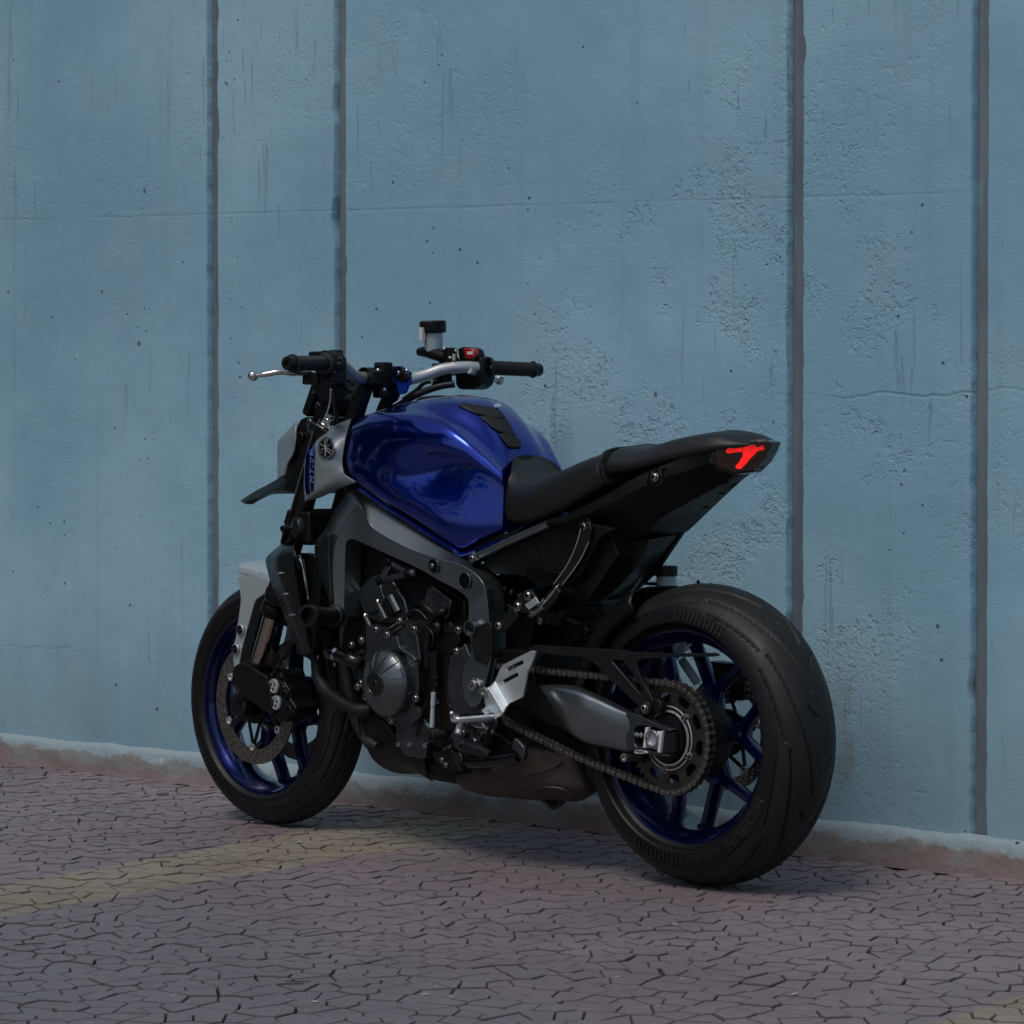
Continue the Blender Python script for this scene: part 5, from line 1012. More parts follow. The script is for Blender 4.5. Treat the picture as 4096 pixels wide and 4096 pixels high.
# blue phone mount
pm = empty('phone_mount'); pm.parent = bike
slab('mount_plate', KL('K', [(1690, 610), (1715, 590), (1800, 592), (1825, 625), (1890, 715), (1885, 760), (1850, 870), (1835, 893), (1800, 905), (1775, 885), (1745, 770), (1700, 690)], -.015), .010, 'bluealu', pm, bevel=.002)
slab('mount_head', KL('K', [(1715, 625), (1740, 595), (1800, 592), (1828, 630), (1890, 712), (1888, 740), (1845, 745), (1800, 760), (1745, 735), (1720, 690)], -.010), .008, 'dark', pm, bevel=.002)
bolt(pm, K('K', 1778, 668, -.009), .0055, m='chrome'); bolt(pm, K('K', 1860, 725, -.009), .007, m='dark')
b = MB(); b.box(K('K', 1610, 690, .01), (.018, .016, .03)); b.box(K('K', 1610, 640, .01), (.014, .018, .016)); b.box(K('K', 1590, 840, .01), (.016, .016, .022)); b.build('mount_clamp', 'dark', pm, bevel=.005)
for x, y in ((1625, 855),): bolt(pm, K('K', x, y, .028), .005, m='bolt')
# ================================================================ wall
KS = .056; U = np.array([1, KS, 0]) / math.hypot(1, KS); NW = np.array([-KS, 1, 0]) / math.hypot(1, KS)
W0 = np.array([0, -.55, 0.])                                            # a point of the wall face; its footing ends 3 cm nearer
def wallpt(s, z, d=0): return W0 + U * s + NW * d + np.array([0, 0, z])
def wall_hit(px, py):
    r = ray('X', px, py); t = ((W0 - CAM) @ NW) / (r @ NW); p = CAM + r * t; return (p - W0) @ U, p[2]
class NT:
    """short-hand for node building"""
    def __init__(s, m): s.n = m.node_tree; s.g = s.n.nodes.new('ShaderNodeNewGeometry'); s.pos = s.g.outputs['Position']
    def N(s, t, **k):
        o = s.n.nodes.new(t)
        for a, b in k.items(): setattr(o, a, b)
        return o
    def put(s, sock, v):
        if isinstance(v, bpy.types.NodeSocket): s.n.links.new(v, sock)
        else: sock.default_value = v
    def math(s, op, a, b=0., c=0., clamp=False):
        o = s.N('ShaderNodeMath', operation=op, use_clamp=clamp)
        for i, v in enumerate((a, b, c)): s.put(o.inputs[i], v)
        return o.outputs[0]
    def noise(s, vec, scale, detail=5, rough=.55, dist=0.):
        o = s.N('ShaderNodeTexNoise'); s.put(o.inputs['Vector'], vec); o.inputs['Scale'].default_value = scale; o.inputs['Detail'].default_value = detail
        o.inputs['Roughness'].default_value = rough; o.inputs['Distortion'].default_value = dist; return o.outputs[0]
    def voro(s, vec, scale, feat='F1', rand=1.):
        o = s.N('ShaderNodeTexVoronoi', feature=feat); s.put(o.inputs['Vector'], vec); o.inputs['Scale'].default_value = scale; o.inputs['Randomness'].default_value = rand; return o
    def scale(s, vec, xyz, off=(0, 0, 0), rot=(0, 0, 0)):
        o = s.N('ShaderNodeMapping'); s.put(o.inputs[0], vec); o.inputs['Scale'].default_value = xyz; o.inputs['Location'].default_value = off; o.inputs['Rotation'].default_value = rot; return o.outputs[0]
    def ramp(s, v, a, b, lo=0., hi=1.):
        o = s.N('ShaderNodeMapRange', interpolation_type='SMOOTHSTEP'); s.put(o.inputs[0], v); o.inputs[1].default_value = a; o.inputs[2].default_value = b; o.inputs[3].default_value = lo; o.inputs[4].default_value = hi; return o.outputs[0]
    def mix(s, f, a, b):
        o = s.N('ShaderNodeMix', data_type='RGBA'); s.put(o.inputs[0], f)
        for i, v in ((6, a), (7, b)): s.put(o.inputs[i], (*v, 1) if isinstance(v, tuple) else v)
        return o.outputs[2]
    def xyz(s, v):
        o = s.N('ShaderNodeSeparateXYZ'); s.put(o.inputs[0], v); return o.outputs
def blank(name, rough=.6):
    m = bpy.data.materials.new(name); m.use_nodes = True; b = m.node_tree.nodes['Principled BSDF']; b.inputs['Roughness'].default_value = rough; return m, b, NT(m)
def wall_material():
    m, b, t = blank('painted_concrete', .55)
    P = t.pos; X, Y, Z = t.xyz(P)
    base = t.mix(t.ramp(t.noise(P, .9, 4), .36, .62), (.228, .428, .548), (.325, .537, .655))
    base = t.mix(t.ramp(t.noise(P, 3.3, 3, .6), .52, .75, 0, .45), base, (.33, .475, .57))
    streak = t.noise(t.scale(P, (26, 26, .9)), 1.0, 4, .65)
    base = t.mix(t.ramp(streak, .52, .74, 0, .26), base, (.205, .34, .41))
    streak2 = t.noise(t.scale(P, (60, 60, 3.4), (3, 1, 7)), 1.0, 3, .5)
    crk = t.ramp(streak2, .645, .68)
    mcrk = t.ramp(t.noise(P, 1.9, 2), .42, .62)
    crk = t.math('MULTIPLY', crk, mcrk)
    base = t.mix(t.math('MULTIPLY', crk, .22), base, (.12, .18, .21))
    # warm rusty ghosts near the foot
    foot = t.ramp(Z, .55, .1)
    rust = t.math('MULTIPLY', t.ramp(t.noise(t.scale(P, (5, 5, 2.2)), 1.0, 4, .7), .60, .70), foot)
    base = t.mix(t.math('MULTIPLY', rust, .55), base, (.30, .22, .18))
    foot_shade = t.ramp(t.math('ADD', Z, t.math('MULTIPLY', t.math('SUBTRACT', t.noise(t.scale(P, (4, 4, 1.1)), 1, 4, .6), .5), .55)), .62, .02); base = t.mix(t.math('MULTIPLY', foot_shade, .42), base, (.14, .205, .245))  # dimmer light near the foot, painted into the wall colour
    # pits and chips
    v1 = t.voro(P, 17); pit = t.ramp(v1.outputs['Distance'], .085, .055); sel = t.math('GREATER_THAN', t.xyz(v1.outputs['Color'])[0], .80); pit = t.math('MULTIPLY', pit, sel)
    v2 = t.voro(t.scale(P, (1, 1, .8), (.3, .2, .1)), 48); pit2 = t.ramp(v2.outputs['Distance'], .16, .10); sel2 = t.math('GREATER_THAN', t.xyz(v2.outputs['Color'])[1], .90)
    pit2 = t.math('MULTIPLY', t.math('MULTIPLY', pit2, sel2), t.ramp(t.noise(P, 2.6, 3), .47, .6))
    v3 = t.voro(t.scale(P, (1, 1, .9), (.7, .1, .9)), 13); wob = t.noise(P, 70, 3); big = t.ramp(t.math('ADD', v3.outputs['Distance'], t.math('MULTIPLY', t.math('SUBTRACT', wob, .5), .16)), .075, .06)
    big = t.math('MULTIPLY', big, t.math('GREATER_THAN', t.xyz(v3.outputs['Color'])[2], .86))
    base = t.mix(t.math('MULTIPLY', pit, .7), base, (.035, .04, .045)); base = t.mix(t.math('MULTIPLY', pit2, .75), base, (.03, .035, .04)); base = t.mix(t.math('MULTIPLY', big, .8), base, (.13, .085, .075))
    # pour lines: shallow ragged ledges running along the wall
    H = None
    def lineH(a, bb, wv, amp, sl=None, sr=None):
        q = t.math('SUBTRACT', Z, t.math('ADD', t.math('MULTIPLY', X, bb), a)); q = t.math('ADD', q, t.math('MULTIPLY', t.math('SUBTRACT', t.noise(P, 9, 2), .5), wv))
        mk = 1.
        if sl is not None: mk = t.ramp(X, sl - .05, sl + .05)
        if sr is not None: mk = t.math('MULTIPLY', mk, t.ramp(X, sr + .05, sr - .05))
        return t.math('MULTIPLY', t.math('MULTIPLY', t.ramp(t.math('ABSOLUTE', q), .006, .0), amp), mk), t.math('MULTIPLY', t.math('MULTIPLY', t.ramp(q, -.004, .004), amp * .5), mk)
    rows = []
    for (x0, y0), (x1, y1), wv, amp in (((150, 411), (1480, 373), .008, .13), ((20, 1222), (1560, 1275), .05, .16), ((1560, 745), (1932, 738), .04, .3), ((0, 870), (900, 800), .03, .0)):
        if amp == 0: continue
        s0, z0 = wall_hit(x0 * 2.12, y0 * 2.12); s1, z1 = wall_hit(x1 * 2.12, y1 * 2.12); bb = (z1 - z0) / (s1 - s0); rows.append(lineH(z0 - bb * s0, bb, wv, amp, *((None, wall_hit(1480 * 2.12, 1600)[0]) if y0 == 745 else ((wall_hit(1300, 1600)[0], None) if y0 == 1222 else (None, None)))))
    cr = rows[0][0]
    hsum = rows[0][1]
    for r in rows[1:]: cr = t.math('ADD', cr, r[0]); hsum = t.math('ADD', hsum, r[1])
    patchy = t.ramp(t.noise(t.scale(P, (2.2, 2.2, 2.2)), 1, 4), .38, .58)
    base = t.mix(t.math('MULTIPLY', t.math('MULTIPLY', cr, patchy), .9), base, (.14, .22, .27))
    # rough trowelled areas, stronger around the tail and on the narrow right panel
    area = t.ramp(t.noise(t.scale(P, (1.3, 1.3, 1.0), (.2, 0, .35)), 1.6, 2, .6), .50, .62)
    cx_, cz_ = wall_hit(2900, 1750); d0 = t.math('ADD', t.math('POWER', t.math('SUBTRACT', X, cx_ * U[0]), 2.), t.math('POWER', t.math('MULTIPLY', t.math('SUBTRACT', Z, cz_), .8), 2.))
    near = t.ramp(d0, .62, .05); area = t.math('ADD', t.math('MULTIPLY', area, .2), t.math('MULTIPLY', near, t.ramp(t.noise(P, 3.5, 3, .65), .47, .57)), clamp=True)
    n1 = t.noise(t.scale(P, (1, 1, 1.25)), 46, 3, .55); n2 = t.noise(P, 95, 3, .6)
    tro = t.math('MULTIPLY', t.ramp(n1, .58, .63), area); tro2 = t.math('MULTIPLY', t.ramp(n2, .45, .65), area)
    h = t.math('MULTIPLY', t.math('SUBTRACT', 1., tro), .0036)
    h = t.math('ADD', h, t.math('MULTIPLY', tro2, -.0012))
    h = t.math('ADD', h, t.math('MULTIPLY', t.noise(P, 6, 3), .006))
    h = t.math('ADD', h, t.math('MULTIPLY', t.noise(P, 160, 2, .6), .0011))
    h = t.math('ADD', h, t.math('MULTIPLY', streak, .0012))
    h = t.math('SUBTRACT', h, t.math('MULTIPLY', t.math('ADD', t.math('ADD', pit, pit2), big), .004))
    h = t.math('SUBTRACT', h, t.math('MULTIPLY', crk, .0016))
    h = t.math('SUBTRACT', h, t.math('MULTIPLY', t.math('MULTIPLY', cr, patchy), .004)); h = t.math('ADD', h, t.math('MULTIPLY', hsum, .002))
    bp = t.N('ShaderNodeBump'); bp.inputs['Distance'].default_value = 1.0; bp.inputs['Strength'].default_value = .9; t.put(bp.inputs['Height'], h)
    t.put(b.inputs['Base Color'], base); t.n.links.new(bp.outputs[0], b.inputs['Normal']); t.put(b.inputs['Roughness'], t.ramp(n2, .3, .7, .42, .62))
    return m
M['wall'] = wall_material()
def joint_material():
    m, b, t = blank('joint_filler', .6); P = t.pos
    c = t.mix(t.ramp(t.noise(t.scale(P, (8, 8, 1.2)), 1, 5, .7), .4, .65), (.12, .148, .180), (.17, .205, .24))
    g = t.ramp(t.noise(t.scale(P, (30, 30, 2.5), (4, 0, 1)), 1, 5, .7), .63, .70); c = t.mix(t.math('MULTIPLY', g, .7), c, (.13, .33, .32))
    r = t.ramp(t.noise(P, 7, 5, .7), .66, .72); c = t.mix(t.math('MULTIPLY', r, .6), c, (.14, .07, .055))
    t.put(b.inputs['Base Color'], c); bp = t.N('ShaderNodeBump'); bp.inputs['Distance'].default_value = .004; t.put(bp.inputs['Height'], t.noise(t.scale(P, (40, 40, 6)), 1, 4)); t.n.links.new(bp.outputs[0], b.inputs['Normal']); return m
M['joint'] = joint_material()
wall = empty('concrete_wall', tuple(wallpt(1, 0))); tag(wall, 'tall concrete wall of blue painted slabs with dark vertical joints behind the motorcycle', 'wall')
bpy.context.view_layer.update()
def to_wall(o): o.parent = wall; o.matrix_parent_inverse = wall.matrix_world.inverted(); return o
gs = []
for (xa, xb, y) in ((837, 868, 700), (1347, 1380, 700), (3161, 3208, 1500), (3900, 3946, 1600)):
    a, b_ = wall_hit(xa, y)[0], wall_hit(xb, y)[0]; gs.append((min(a, b_), max(a, b_) + .009))
print('joints', gs)
gs = sorted(gs); WL = gs[2][0] - gs[1][1]
gs.append((gs[-1][1] + 1.55, gs[-1][1] + 1.59)); gs.insert(0, (gs[0][0] - 1.59, gs[0][0] - 1.55))
edges = [-4.2] + [e for g in gs for e in g] + [5.6 + 1.2]
from mathutils import noise as mn
ZT = 3.1
def jit(s, z, k): 
    v = mn.noise(Vector((s * 3, z * 26, k * 7.1))) * .0022 + mn.noise(Vector((s, z * 90, k))) * .0012; q = mn.noise(Vector((k * 3.3, z * 9, 5))); return v + (max(0, q - .28) * .022)
for i in range(0, len(edges), 2):
    s0, s1 = edges[i], edges[i + 1]; nz = 420; ns = 14
    zz = np.linspace(.0, ZT, nz); V = []; F = []
    fr_ = [0, .0015, .004, .02] ; cols = [0, 1, 2, 3]
    for iz, z in enumerate(zz):
        a = s0 + jit(s0, z, i); b2 = s1 - jit(s1, z, i + 50)
        row = [(a, -.03), (a, -.0045), (a + .0035, 0.)] + [(a + .0035 + (b2 - a - .007) * t, 0.) for t in np.linspace(0, 1, 8)[1:-1]] + [(b2 - .0035, 0.), (b2, -.0045), (b2, -.03)]
        V += [wallpt(s, z, d) for s, d in row]
    k = len(row); F = gridfaces(nz, k)
    F.append(tuple((nz - 1) * k + j for j in range(k)))
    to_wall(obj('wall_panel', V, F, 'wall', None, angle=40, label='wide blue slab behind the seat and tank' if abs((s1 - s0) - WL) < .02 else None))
for (s0, s1) in gs:
    V = []; prof = [(s0 - .004, -.0300), (s0 - .003, -.021), (s0 + .004, -.0195), ((s0 + s1) / 2 - .004, -.0165), ((s0 + s1) / 2, -.0185), ((s0 + s1) / 2 + .004, -.0165), (s1 - .004, -.0195), (s1 + .003, -.021), (s1 + .004, -.0300)]
    zz = np.linspace(.02, ZT - .02, 60)
    for z in zz: V += [wallpt(s, z, d + mn.noise(Vector((s * 9, z * 7, 1))) * .0012) for s, d in prof]
    to_wall(obj('joint_strip', V, gridfaces(60, len(prof)), 'joint', None, angle=60))
V = [wallpt(s, z, d) for s in (-4.2, 6.8) for (z, d) in ((0, -.03), (ZT, -.03), (ZT, -.25), (0, -.25))]
to_wall(obj('wall_core', V, [(0, 1, 2, 3), (7, 6, 5, 4), (0, 4, 5, 1), (1, 5, 6, 2), (2, 6, 7, 3), (3, 7, 4, 0)], 'wall'))
# mortar footing along the bottom
def footing_material():
    m, b, t = blank('mortar_footing', .8); P = t.pos; X, Y, Z = t.xyz(P)
    c = t.mix(t.ramp(t.noise(P, 5, 6, .65), .40, .60), (.175, .150, .142), (.205, .22, .22))
    lat = t.ramp(t.math('ADD', X, t.math('MULTIPLY', t.noise(P, 3, 3), .6)), .2, -.3); c = t.mix(t.math('MULTIPLY', lat, .7), c, (.20, .14, .125))
    zn = t.math('ADD', Z, t.math('MULTIPLY', t.math('SUBTRACT', t.noise(t.scale(P, (1, 1, 1.6)), 9, 6, .7), .5), .10))
    c = t.mix(t.ramp(zn, .040, .060), c, (.27, .35, .385))
    c = t.mix(t.math('MULTIPLY', t.ramp(zn, .028, .004), .6), c, (.22, .15, .155))
    v = t.voro(P, 26); f = t.math('MULTIPLY', t.ramp(v.outputs['Distance'], .17, .13), t.math('GREATER_THAN', t.xyz(v.outputs['Color'])[0], .965)); c = t.mix(f, c, (.42, .46, .45))
    f2 = t.math('MULTIPLY', t.ramp(v.outputs['Distance'], .15, .1), t.math('LESS_THAN', t.xyz(v.outputs['Color'])[0], .03)); c = t.mix(f2, c, (.02, .02, .02))
    t.put(b.inputs['Base Color'], c); bp = t.N('ShaderNodeBump'); bp.inputs['Distance'].default_value = .008
    t.put(bp.inputs['Height'], t.math('ADD', t.noise(P, 20, 5, .6), t.math('MULTIPLY', t.noise(P, 110, 4, .6), .2))); t.n.links.new(bp.outputs[0], b.inputs['Normal']); return m
M['footing'] = footing_material()
prof = [(.036, -.006), (.033, .003), (.0305, .014), (.0275, .028), (.024, .042), (.0195, .056), (.0165, .0675), (.012, .0725), (.006, .076), (.001, .079), (-.003, .081)]
V = []; ss = np.linspace(-4.2, 6.8, 900)
for s in ss:
    for d, z in prof:
        k = mn.noise(Vector((s * 7, z * 20, 0))) * .004 + mn.noise(Vector((s * 26, z * 40, 3))) * .0022 + mn.noise(Vector((s * 70, z * 60, 8))) * .0012
        V.append(wallpt(s, max(-.006, z + (k * .9 if z > .03 else 0) + mn.noise(Vector((s * 2.2, 9, 9))) * .008 * (z > .05)), d + k * .8))
to_wall(obj('wall_footing', V, gridfaces(900, len(prof)), 'footing', None, angle=70))

# ================================================================ paving
def paving_material(joint=False):
    m, b, t = blank('stamped_paving' if not joint else 'paving_joint', .62); P = t.pos; X, Y, Z = t.xyz(P)
    mauve = t.mix(t.ramp(t.noise(P, 1.6, 5, .6), .38, .62), (.205, .167, .186), (.255, .208, .227))
    greyer = t.ramp(t.math('ADD', Y, t.math('MULTIPLY', t.math('SUBTRACT', t.noise(P, 1.3, 5, .6), .5), 1.7)), .75, 1.45)
    mauve = t.mix(t.math('MULTIPLY', greyer, .6), mauve, (.150, .158, .172))
    yel = t.mix(t.ramp(t.noise(P, 3, 5, .6), .4, .6), (.28, .235, .16), (.34, .30, .225))
    yel = t.mix(t.math('MULTIPLY', greyer, .55), yel, (.195, .185, .155))
    w = t.math('MULTIPLY', t.math('SUBTRACT', t.noise(P, 9, 4), .5), .024); Xw = t.math('ADD', X, w)
    up = t.math('SUBTRACT', Xw, t.math('ADD', t.math('MULTIPLY', Y, -.245), 1.29)); lo = t.math('SUBTRACT', Xw, t.math('ADD', t.math('MULTIPLY', Y, -.16), .89))
    band = t.math('MULTIPLY', t.ramp(up, .006, -.006), t.ramp(lo, -.006, .006))
    cor = t.ramp(t.math('SUBTRACT', Xw, t.math('ADD', t.math('MULTIPLY', Y, -.152), -1.136)), .006, -.006)
    worn = t.ramp(t.noise(t.scale(P, (1, 1, 1), (2, 7, 0)), 7, 5, .7), .35, .7, 1., .45); c = t.mix(t.math('MULTIPLY', t.math('MAXIMUM', band, cor), worn), mauve, yel)
    dirt = t.ramp(t.noise(P, 24, 6, .7), .5, .8); c = t.mix(t.math('MULTIPLY', dirt, .5), c, (.075, .07, .072))
    stain = t.ramp(t.noise(t.scale(P, (1, 1, 1), (5, 2, 0)), 4.5, 6, .72), .64, .72); c = t.mix(t.math('MULTIPLY', stain, .42), c, (.13, .07, .055))
    v = t.voro(P, 21); f = t.math('MULTIPLY', t.ramp(v.outputs['Distance'], .12, .08), t.math('GREATER_THAN', t.xyz(v.outputs['Color'])[0], .965)); c = t.mix(t.math('MULTIPLY', f, .8), c, (.42, .46, .46))
    if joint: c = t.mix(.58, c, (.045, .038, .036)); b.inputs['Roughness'].default_value = .9
    oi = t.N('ShaderNodeObjectInfo'); 
    t.put(b.inputs['Base Color'], c); bp = t.N('ShaderNodeBump'); bp.inputs['Distance'].default_value = .006
    t.put(bp.inputs['Height'], t.math('ADD', t.noise(P, 45, 6, .65), t.math('MULTIPLY', t.noise(P, 260, 4, .6), .45))); t.n.links.new(bp.outputs[0], b.inputs['Normal'])
    if not joint: t.put(b.inputs['Roughness'], t.ramp(t.noise(P, 11, 5), .3, .7, .42, .68))
    return m
M['paving'] = paving_material(); M['pjoint'] = paving_material(True)
V = [(-60, -1.2, -.011), (60, -1.2, -.011), (60, 70, -.011), (-60, 70, -.011)]
pave = obj('pavement', V, [(0, 1, 2, 3)], 'pjoint', None); tag(pave, kind='structure')
V = [(-60, -60, -.02), (60, -60, -.02), (60, -1.19, -.02), (-60, -1.19, -.02)]; g2 = obj('ground', V, [(0, 1, 2, 3)], 'pjoint', None); tag(g2, kind='structure')
# irregular stones: cells of a jittered, warped lattice
va = math.atan2(AX_F[1], AX_F[0]) + R(8); e1 = np.array([math.cos(va), math.sin(va)]); e2 = np.array([-e1[1], e1[0]])
DA, DB = .074, .043; r2 = np.random.default_rng(11)
cen = np.array([1.2, 1.3]); idx = {}; na, nb = 82, 140
for i in range(-na, na + 1):
    for j in range(-nb, nb + 1):
        off = .5 * (j % 2); jt = r2.uniform(-.36, .36, 2)
        pa, pb = (i + off + jt[0]) * DA, (j + jt[1]) * DB
        sw_ = .05 * math.sin(pb * 2.1 + 1) + .03 * math.sin(pa * 3.7)
        idx[(i, j)] = cen + e1 * (pa + sw_) + e2 * (pb + .035 * math.sin(pa * 2.9 + pb))
cells = []
for (i, j), p in idx.items():
    if abs(i) > na - 3 or abs(j) > nb - 3: continue
    if not (-2.1 < p[0] < 4.6 and -.50 + KS * p[0] < p[1] < 3.3): continue
    poly = [p + e1 * a * .14 + e2 * b_ * .10 for a, b_ in ((-1, -1), (1, -1), (1, 1), (-1, 1))]
    for di in (-2, -1, 0, 1, 2):
        for dj in (-2, -1, 0, 1, 2):
            if di == 0 and dj == 0: continue
            q = idx[(i + di, j + dj)]; n = q - p; c = (p + q) / 2; out = []
            for k in range(len(poly)):
                A_, B_ = poly[k], poly[(k + 1) % len(poly)]; da, db = (A_ - c) @ n, (B_ - c) @ n
                if da <= 0: out.append(A_)
                if (da < 0 < db) or (db < 0 < da): out.append(A_ + (B_ - A_) * (da / (da - db)))
            poly = out
            if len(poly) < 3: break
        if len(poly) < 3: break
    if len(poly) < 3: continue
    # drop tiny edges, pull back for the joint
    P2 = [poly[0]]
    for v in poly[1:]:
        if np.linalg.norm(v - P2[-1]) > .007: P2.append(v)
    if np.linalg.norm(P2[0] - P2[-1]) < .008: P2.pop()
    if len(P2) < 3: continue
    gap = r2.uniform(.0005, .0014)
    def inset(P_, g):
        n = len(P_); o_ = []
        for k in range(n):
            a, b_, c = P_[k - 1], P_[k], P_[(k + 1) % n]; d1 = (b_ - a) / np.linalg.norm(b_ - a); d2 = (c - b_) / np.linalg.norm(c - b_)
            n1 = np.array([-d1[1], d1[0]]); n2 = np.array([-d2[1], d2[0]]); den = 1 + n1 @ n2; o_.append(b_ + (n1 + n2) / max(den, .35) * g)
        return o_
    Q = np.array(P2); area = .5 * sum(Q[k][0] * Q[(k + 1) % len(Q)][1] - Q[(k + 1) % len(Q)][0] * Q[k][1] for k in range(len(Q)))
    if area < 0: P2 = P2[::-1]
    r0, r1 = inset(P2, gap), inset(P2, gap + .0018)
    cells.append((p, r0, r1, r2.uniform(-.0024, .0008), r2.uniform(-.010, .010, 2)))
def stone_mesh(c, loc):
    p, r0, r1, dz, tl_ = c; n = len(r0); V = []
    z = lambda q, h: h + dz + (q - p) @ tl_
    V += [(q[0] - loc[0], q[1] - loc[1], -.0105) for q in r0]; V += [(q[0] - loc[0], q[1] - loc[1], z(q, -.0016)) for q in r0]; V += [(q[0] - loc[0], q[1] - loc[1], z(q, 0)) for q in r1]
    F = [(k, (k + 1) % n, n + (k + 1) % n, n + k) for k in range(n)] + [(n + k, n + (k + 1) % n, 2 * n + (k + 1) % n, 2 * n + k) for k in range(n)] + [tuple(range(2 * n, 3 * n))]
    return V, F
def in_view(p):
    r = np.array([p[0], p[1], 0]) - CAM; d = r @ AX_F; u, v = 2048 + FPX * (r @ AX_R) / d, 2048 - FPX * (r @ AX_U) / d; return 0 < u < 4096 and v < 4096, v
vis = sorted([c for c in cells if in_view(c[0])[0]], key=lambda c: -in_view(c[0])[1])
near_set = {id(c) for c in vis[:300]}
rest = MB()
for c in cells:
    if id(c) in near_set:
        V, F = stone_mesh(c, c[0]); me = bpy.data.meshes.new('paving_stone'); me.from_pydata(V, [], F); me.materials.append(M['paving']); me.materials.append(M['pjoint'])
        for i_ in range(len(F) - 1): me.polygons[i_].material_index = 1
        me.polygons.foreach_set('use_smooth', [True] * len(F)); me.set_sharp_from_angle(angle=R(30))
        o = bpy.data.objects.new('paving_stone', me); COL.objects.link(o); o.location = (c[0][0], c[0][1], 0); o.parent = pave
    else: V, F = stone_mesh(c, (0, 0)); rest.add(V, F)
print('stones', len(cells), 'visible', len(vis))
me = bpy.data.meshes.new('paving_stone'); me.from_pydata(rest.V, [], rest.F); o = link('paving_stone', me, 'paving', pave, angle=30); me.materials.append(M['pjoint']); me.polygons.foreach_set('material_index', np.array([0 if abs(pl_.normal.z) > .9 else 1 for pl_ in me.polygons], dtype=np.int32)); o['kind'] = 'stuff'
# bits of litter and dead stalks on the paving
def scatter(name, pts, m, label, size, thin=False):
    b = MB()
    for (x, y) in pts:
        g = ground('X', x, y); a = random.uniform(0, 6.28); L_ = size * random.uniform(.6, 1.5); b.box(g + np.array([0, 0, .0022]), (L_, L_ * (.05 if thin else .45), .0007), np.array(Matrix.Rotation(a, 3, 'Z') @ Matrix.Rotation(random.uniform(-.1, .1), 3, 'X')))
    o = b.build(name, m, None); tag(o, label, kind='stuff'); return o
M['fleck'] = mat('pale_fleck', (.42, .44, .42), .7); M['twig'] = mat('dead_stalk', (.05, .028, .022), .8); M['leaf'] = mat('dry_leaf', (.06, .035, .025), .8)
scatter('paint_flake', [(100, 3285), (120, 3156), (210, 3283), (560, 3280), (432, 3250), (600, 3100), (2700, 3700), (1200, 3370), (3075, 3678), (240, 3260), (3930, 3380), (1010, 3290), (1700, 3980), (1260, 4010), (3180, 3980), (620, 3165)], 'fleck', 'pale paint flakes lying on the paving stones', .006)
scatter('dead_stalk', [(1250, 3820), (1190, 3930), (1160, 3940), (120, 3780), (560, 3440), (640, 3450), (1800, 3700)], 'twig', 'thin dead stalks on the paving in front of the motorcycle', .022, True)
scatter('dry_leaf', [(3080, 3612), (650, 3180), (670, 3112), (240, 3010), (120, 2957), (3480, 3285), (2980, 3190), (3930, 3240)], 'leaf', 'dark dry leaf scraps near the wall foot', .011)
# ================================================================ unseen trees and hedge, added to darken the paint's reflections and the low sky
M['bark'] = mat('bark', (.07, .055, .04), .85, noise=.4, nscale=12, bump=.8, bscale=30); M['leafg'] = mat('tree_leaf', (.022, .045, .014), .55, noise=.5, nscale=2.5)
r3 = np.random.default_rng(5)
def crown_mesh(nl, rx, rz, seed):
    r = np.random.default_rng(seed); V = []; F = []
    cl = r.normal(0, 1, (26, 3)); cl /= np.linalg.norm(cl, axis=1)[:, None]; cl *= r.uniform(.45, 1, (26, 1)); cl *= [rx, rx, rz]
    for c in cl:
        q = c + r.normal(0, 1, (nl // 26, 3)) * [rx * .2, rx * .2, rz * .17]
        for p in q:
            a = r.normal(0, 1, 3); a /= np.linalg.norm(a); b = np.cross(a, r.normal(0, 1, 3)); b /= np.linalg.norm(b); s = r.uniform(.09, .17); n = len(V)
            V += [p - a * s, p + b * s * .5, p + a * s, p - b * s * .5]; F.append((n, n + 1, n + 2, n + 3))
    me = bpy.data.meshes.new('crown'); me.from_pydata([tuple(v) for v in V], [], F); me.materials.append(M['leafg']); return me
crowns = [crown_mesh(5200, 2.3, 2.1, s) for s in (1, 2)]
def trunk_mesh(seed):
    r = random.Random(seed); b = MB(); b.tube(smooth_path([(0, 0, -.05), (.08, .03, 1.2), (.0, .1, 2.4), (.1, .0, 4.0)], 4), [.20 - .01 * i for i in range(13)], 10)
    for k in range(6):
        a = k * 1.05 + r.random(); z = 2.0 + .3 * k; b.tube(smooth_path([(0, .05, z), (.7 * math.cos(a), .7 * math.sin(a), z + .7), (1.4 * math.cos(a), 1.4 * math.sin(a), z + 1.2)], 3), [.075, .065, .055, .045, .035, .025, .02], 7)
    return b
tks = [trunk_mesh(s) for s in (3, 4)]
for k, (x, y, s, lab) in enumerate(((12.5, 3.4, 1.35, 'unseen leafy tree nearest to the wall, added to darken reflections'), (11.5, 7.0, 1.4, 'unseen dense tree second from the wall, added to darken reflections'), (9.6, 10.0, 1.35, 'unseen dense tree in the middle of the row, added to darken reflections'))):

    t_ = empty('added_tree', (x, y, 0)); tag(t_, lab, 'tree', 'added trees out of view'); t_.scale = (s, s, s); t_.rotation_euler.z = k * 1.3
    o = tks[k % 2].build('trunk', 'bark', t_)
    c = bpy.data.objects.new('crown', crowns[k % 2]); COL.objects.link(c); c.parent = t_; c.location = (0, 0, 3.1)
hb2 = MB(); V = []; F = []
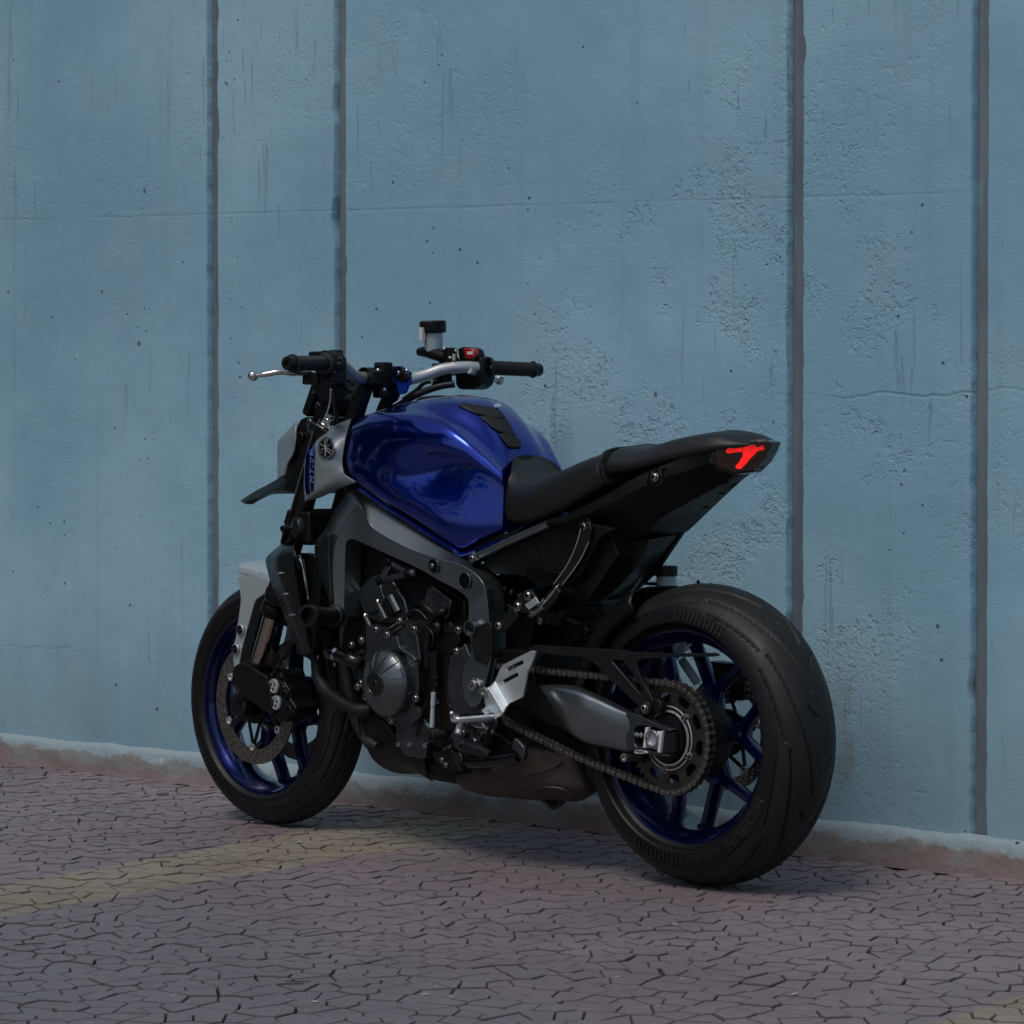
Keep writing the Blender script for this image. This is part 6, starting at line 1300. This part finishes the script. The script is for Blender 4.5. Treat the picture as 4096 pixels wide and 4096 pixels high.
for i in range(7500):
    ah = r3.uniform(.15, .85); rh = 11 + r3.uniform(-.5, .5); x = rh * math.cos(ah) + .7; yy = rh * math.sin(ah); p = np.array([x, yy, abs(r3.normal(0, .75))]); a = r3.normal(0, 1, 3); a /= np.linalg.norm(a); b = np.cross(a, r3.normal(0, 1, 3)); b /= np.linalg.norm(b); s = r3.uniform(.09, .16); n = len(V)
    V += [p - a * s, p + b * s * .5, p + a * s, p - b * s * .5]; F.append((n, n + 1, n + 2, n + 3))
me = bpy.data.meshes.new('hedge'); me.from_pydata([tuple(v) for v in V], [], F); me.materials.append(M['leafg']); o = bpy.data.objects.new('hedge', me); COL.objects.link(o); tag(o, 'unseen low dark green hedge, added under the trees to darken reflections', kind='stuff')

# a palm beside the kerb, mirrored in the rear of the tank
pt = empty('palm_tree', (5.0, 7.4, 0)); tag(pt, 'slim palm tree with drooping feather leaves across the street from the motorcycle', 'tree')
pt.scale = (1.45, 1.45, 1.45); b = MB(); b.tube(smooth_path([(0, 0, -.05), (.06, .02, 1.1), (.02, .05, 2.2), (.0, .0, 3.3)], 5), [.16 - .003 * i for i in range(16)], 12); b.build('trunk', 'bark', pt)
fb = MB()
for k in range(17):
    a = k * 2.4; el = R(8 + 62 * ((k * 7) % 10) / 10); L_ = 2.0
    P = [np.array([math.cos(a) * L_ * t * math.cos(el), math.sin(a) * L_ * t * math.cos(el), 3.25 + L_ * t * math.sin(el) - 1.25 * t * t]) for t in np.linspace(0, 1, 14)]
    fb.tube(P, [.02 - .0013 * i for i in range(14)], 5)
    for i in range(2, 14):
        d = P[i] - P[i - 1]; d /= np.linalg.norm(d); sd_ = np.cross(d, [0, 0, 1.]); sd_ /= np.linalg.norm(sd_)
        for f in (0, .5):
            o_ = P[i] - d * f * .11
            for s_ in (-1, 1):
                tip = o_ + sd_ * s_ * .5 * (1 - abs(i / 14 - .5)) + d * .22 + np.array([0, 0, -.18]); fb.add([o_ - d * .035, o_ + d * .035, tip], [(0, 1, 2)])
fb.build('crown', 'leafg', pt)
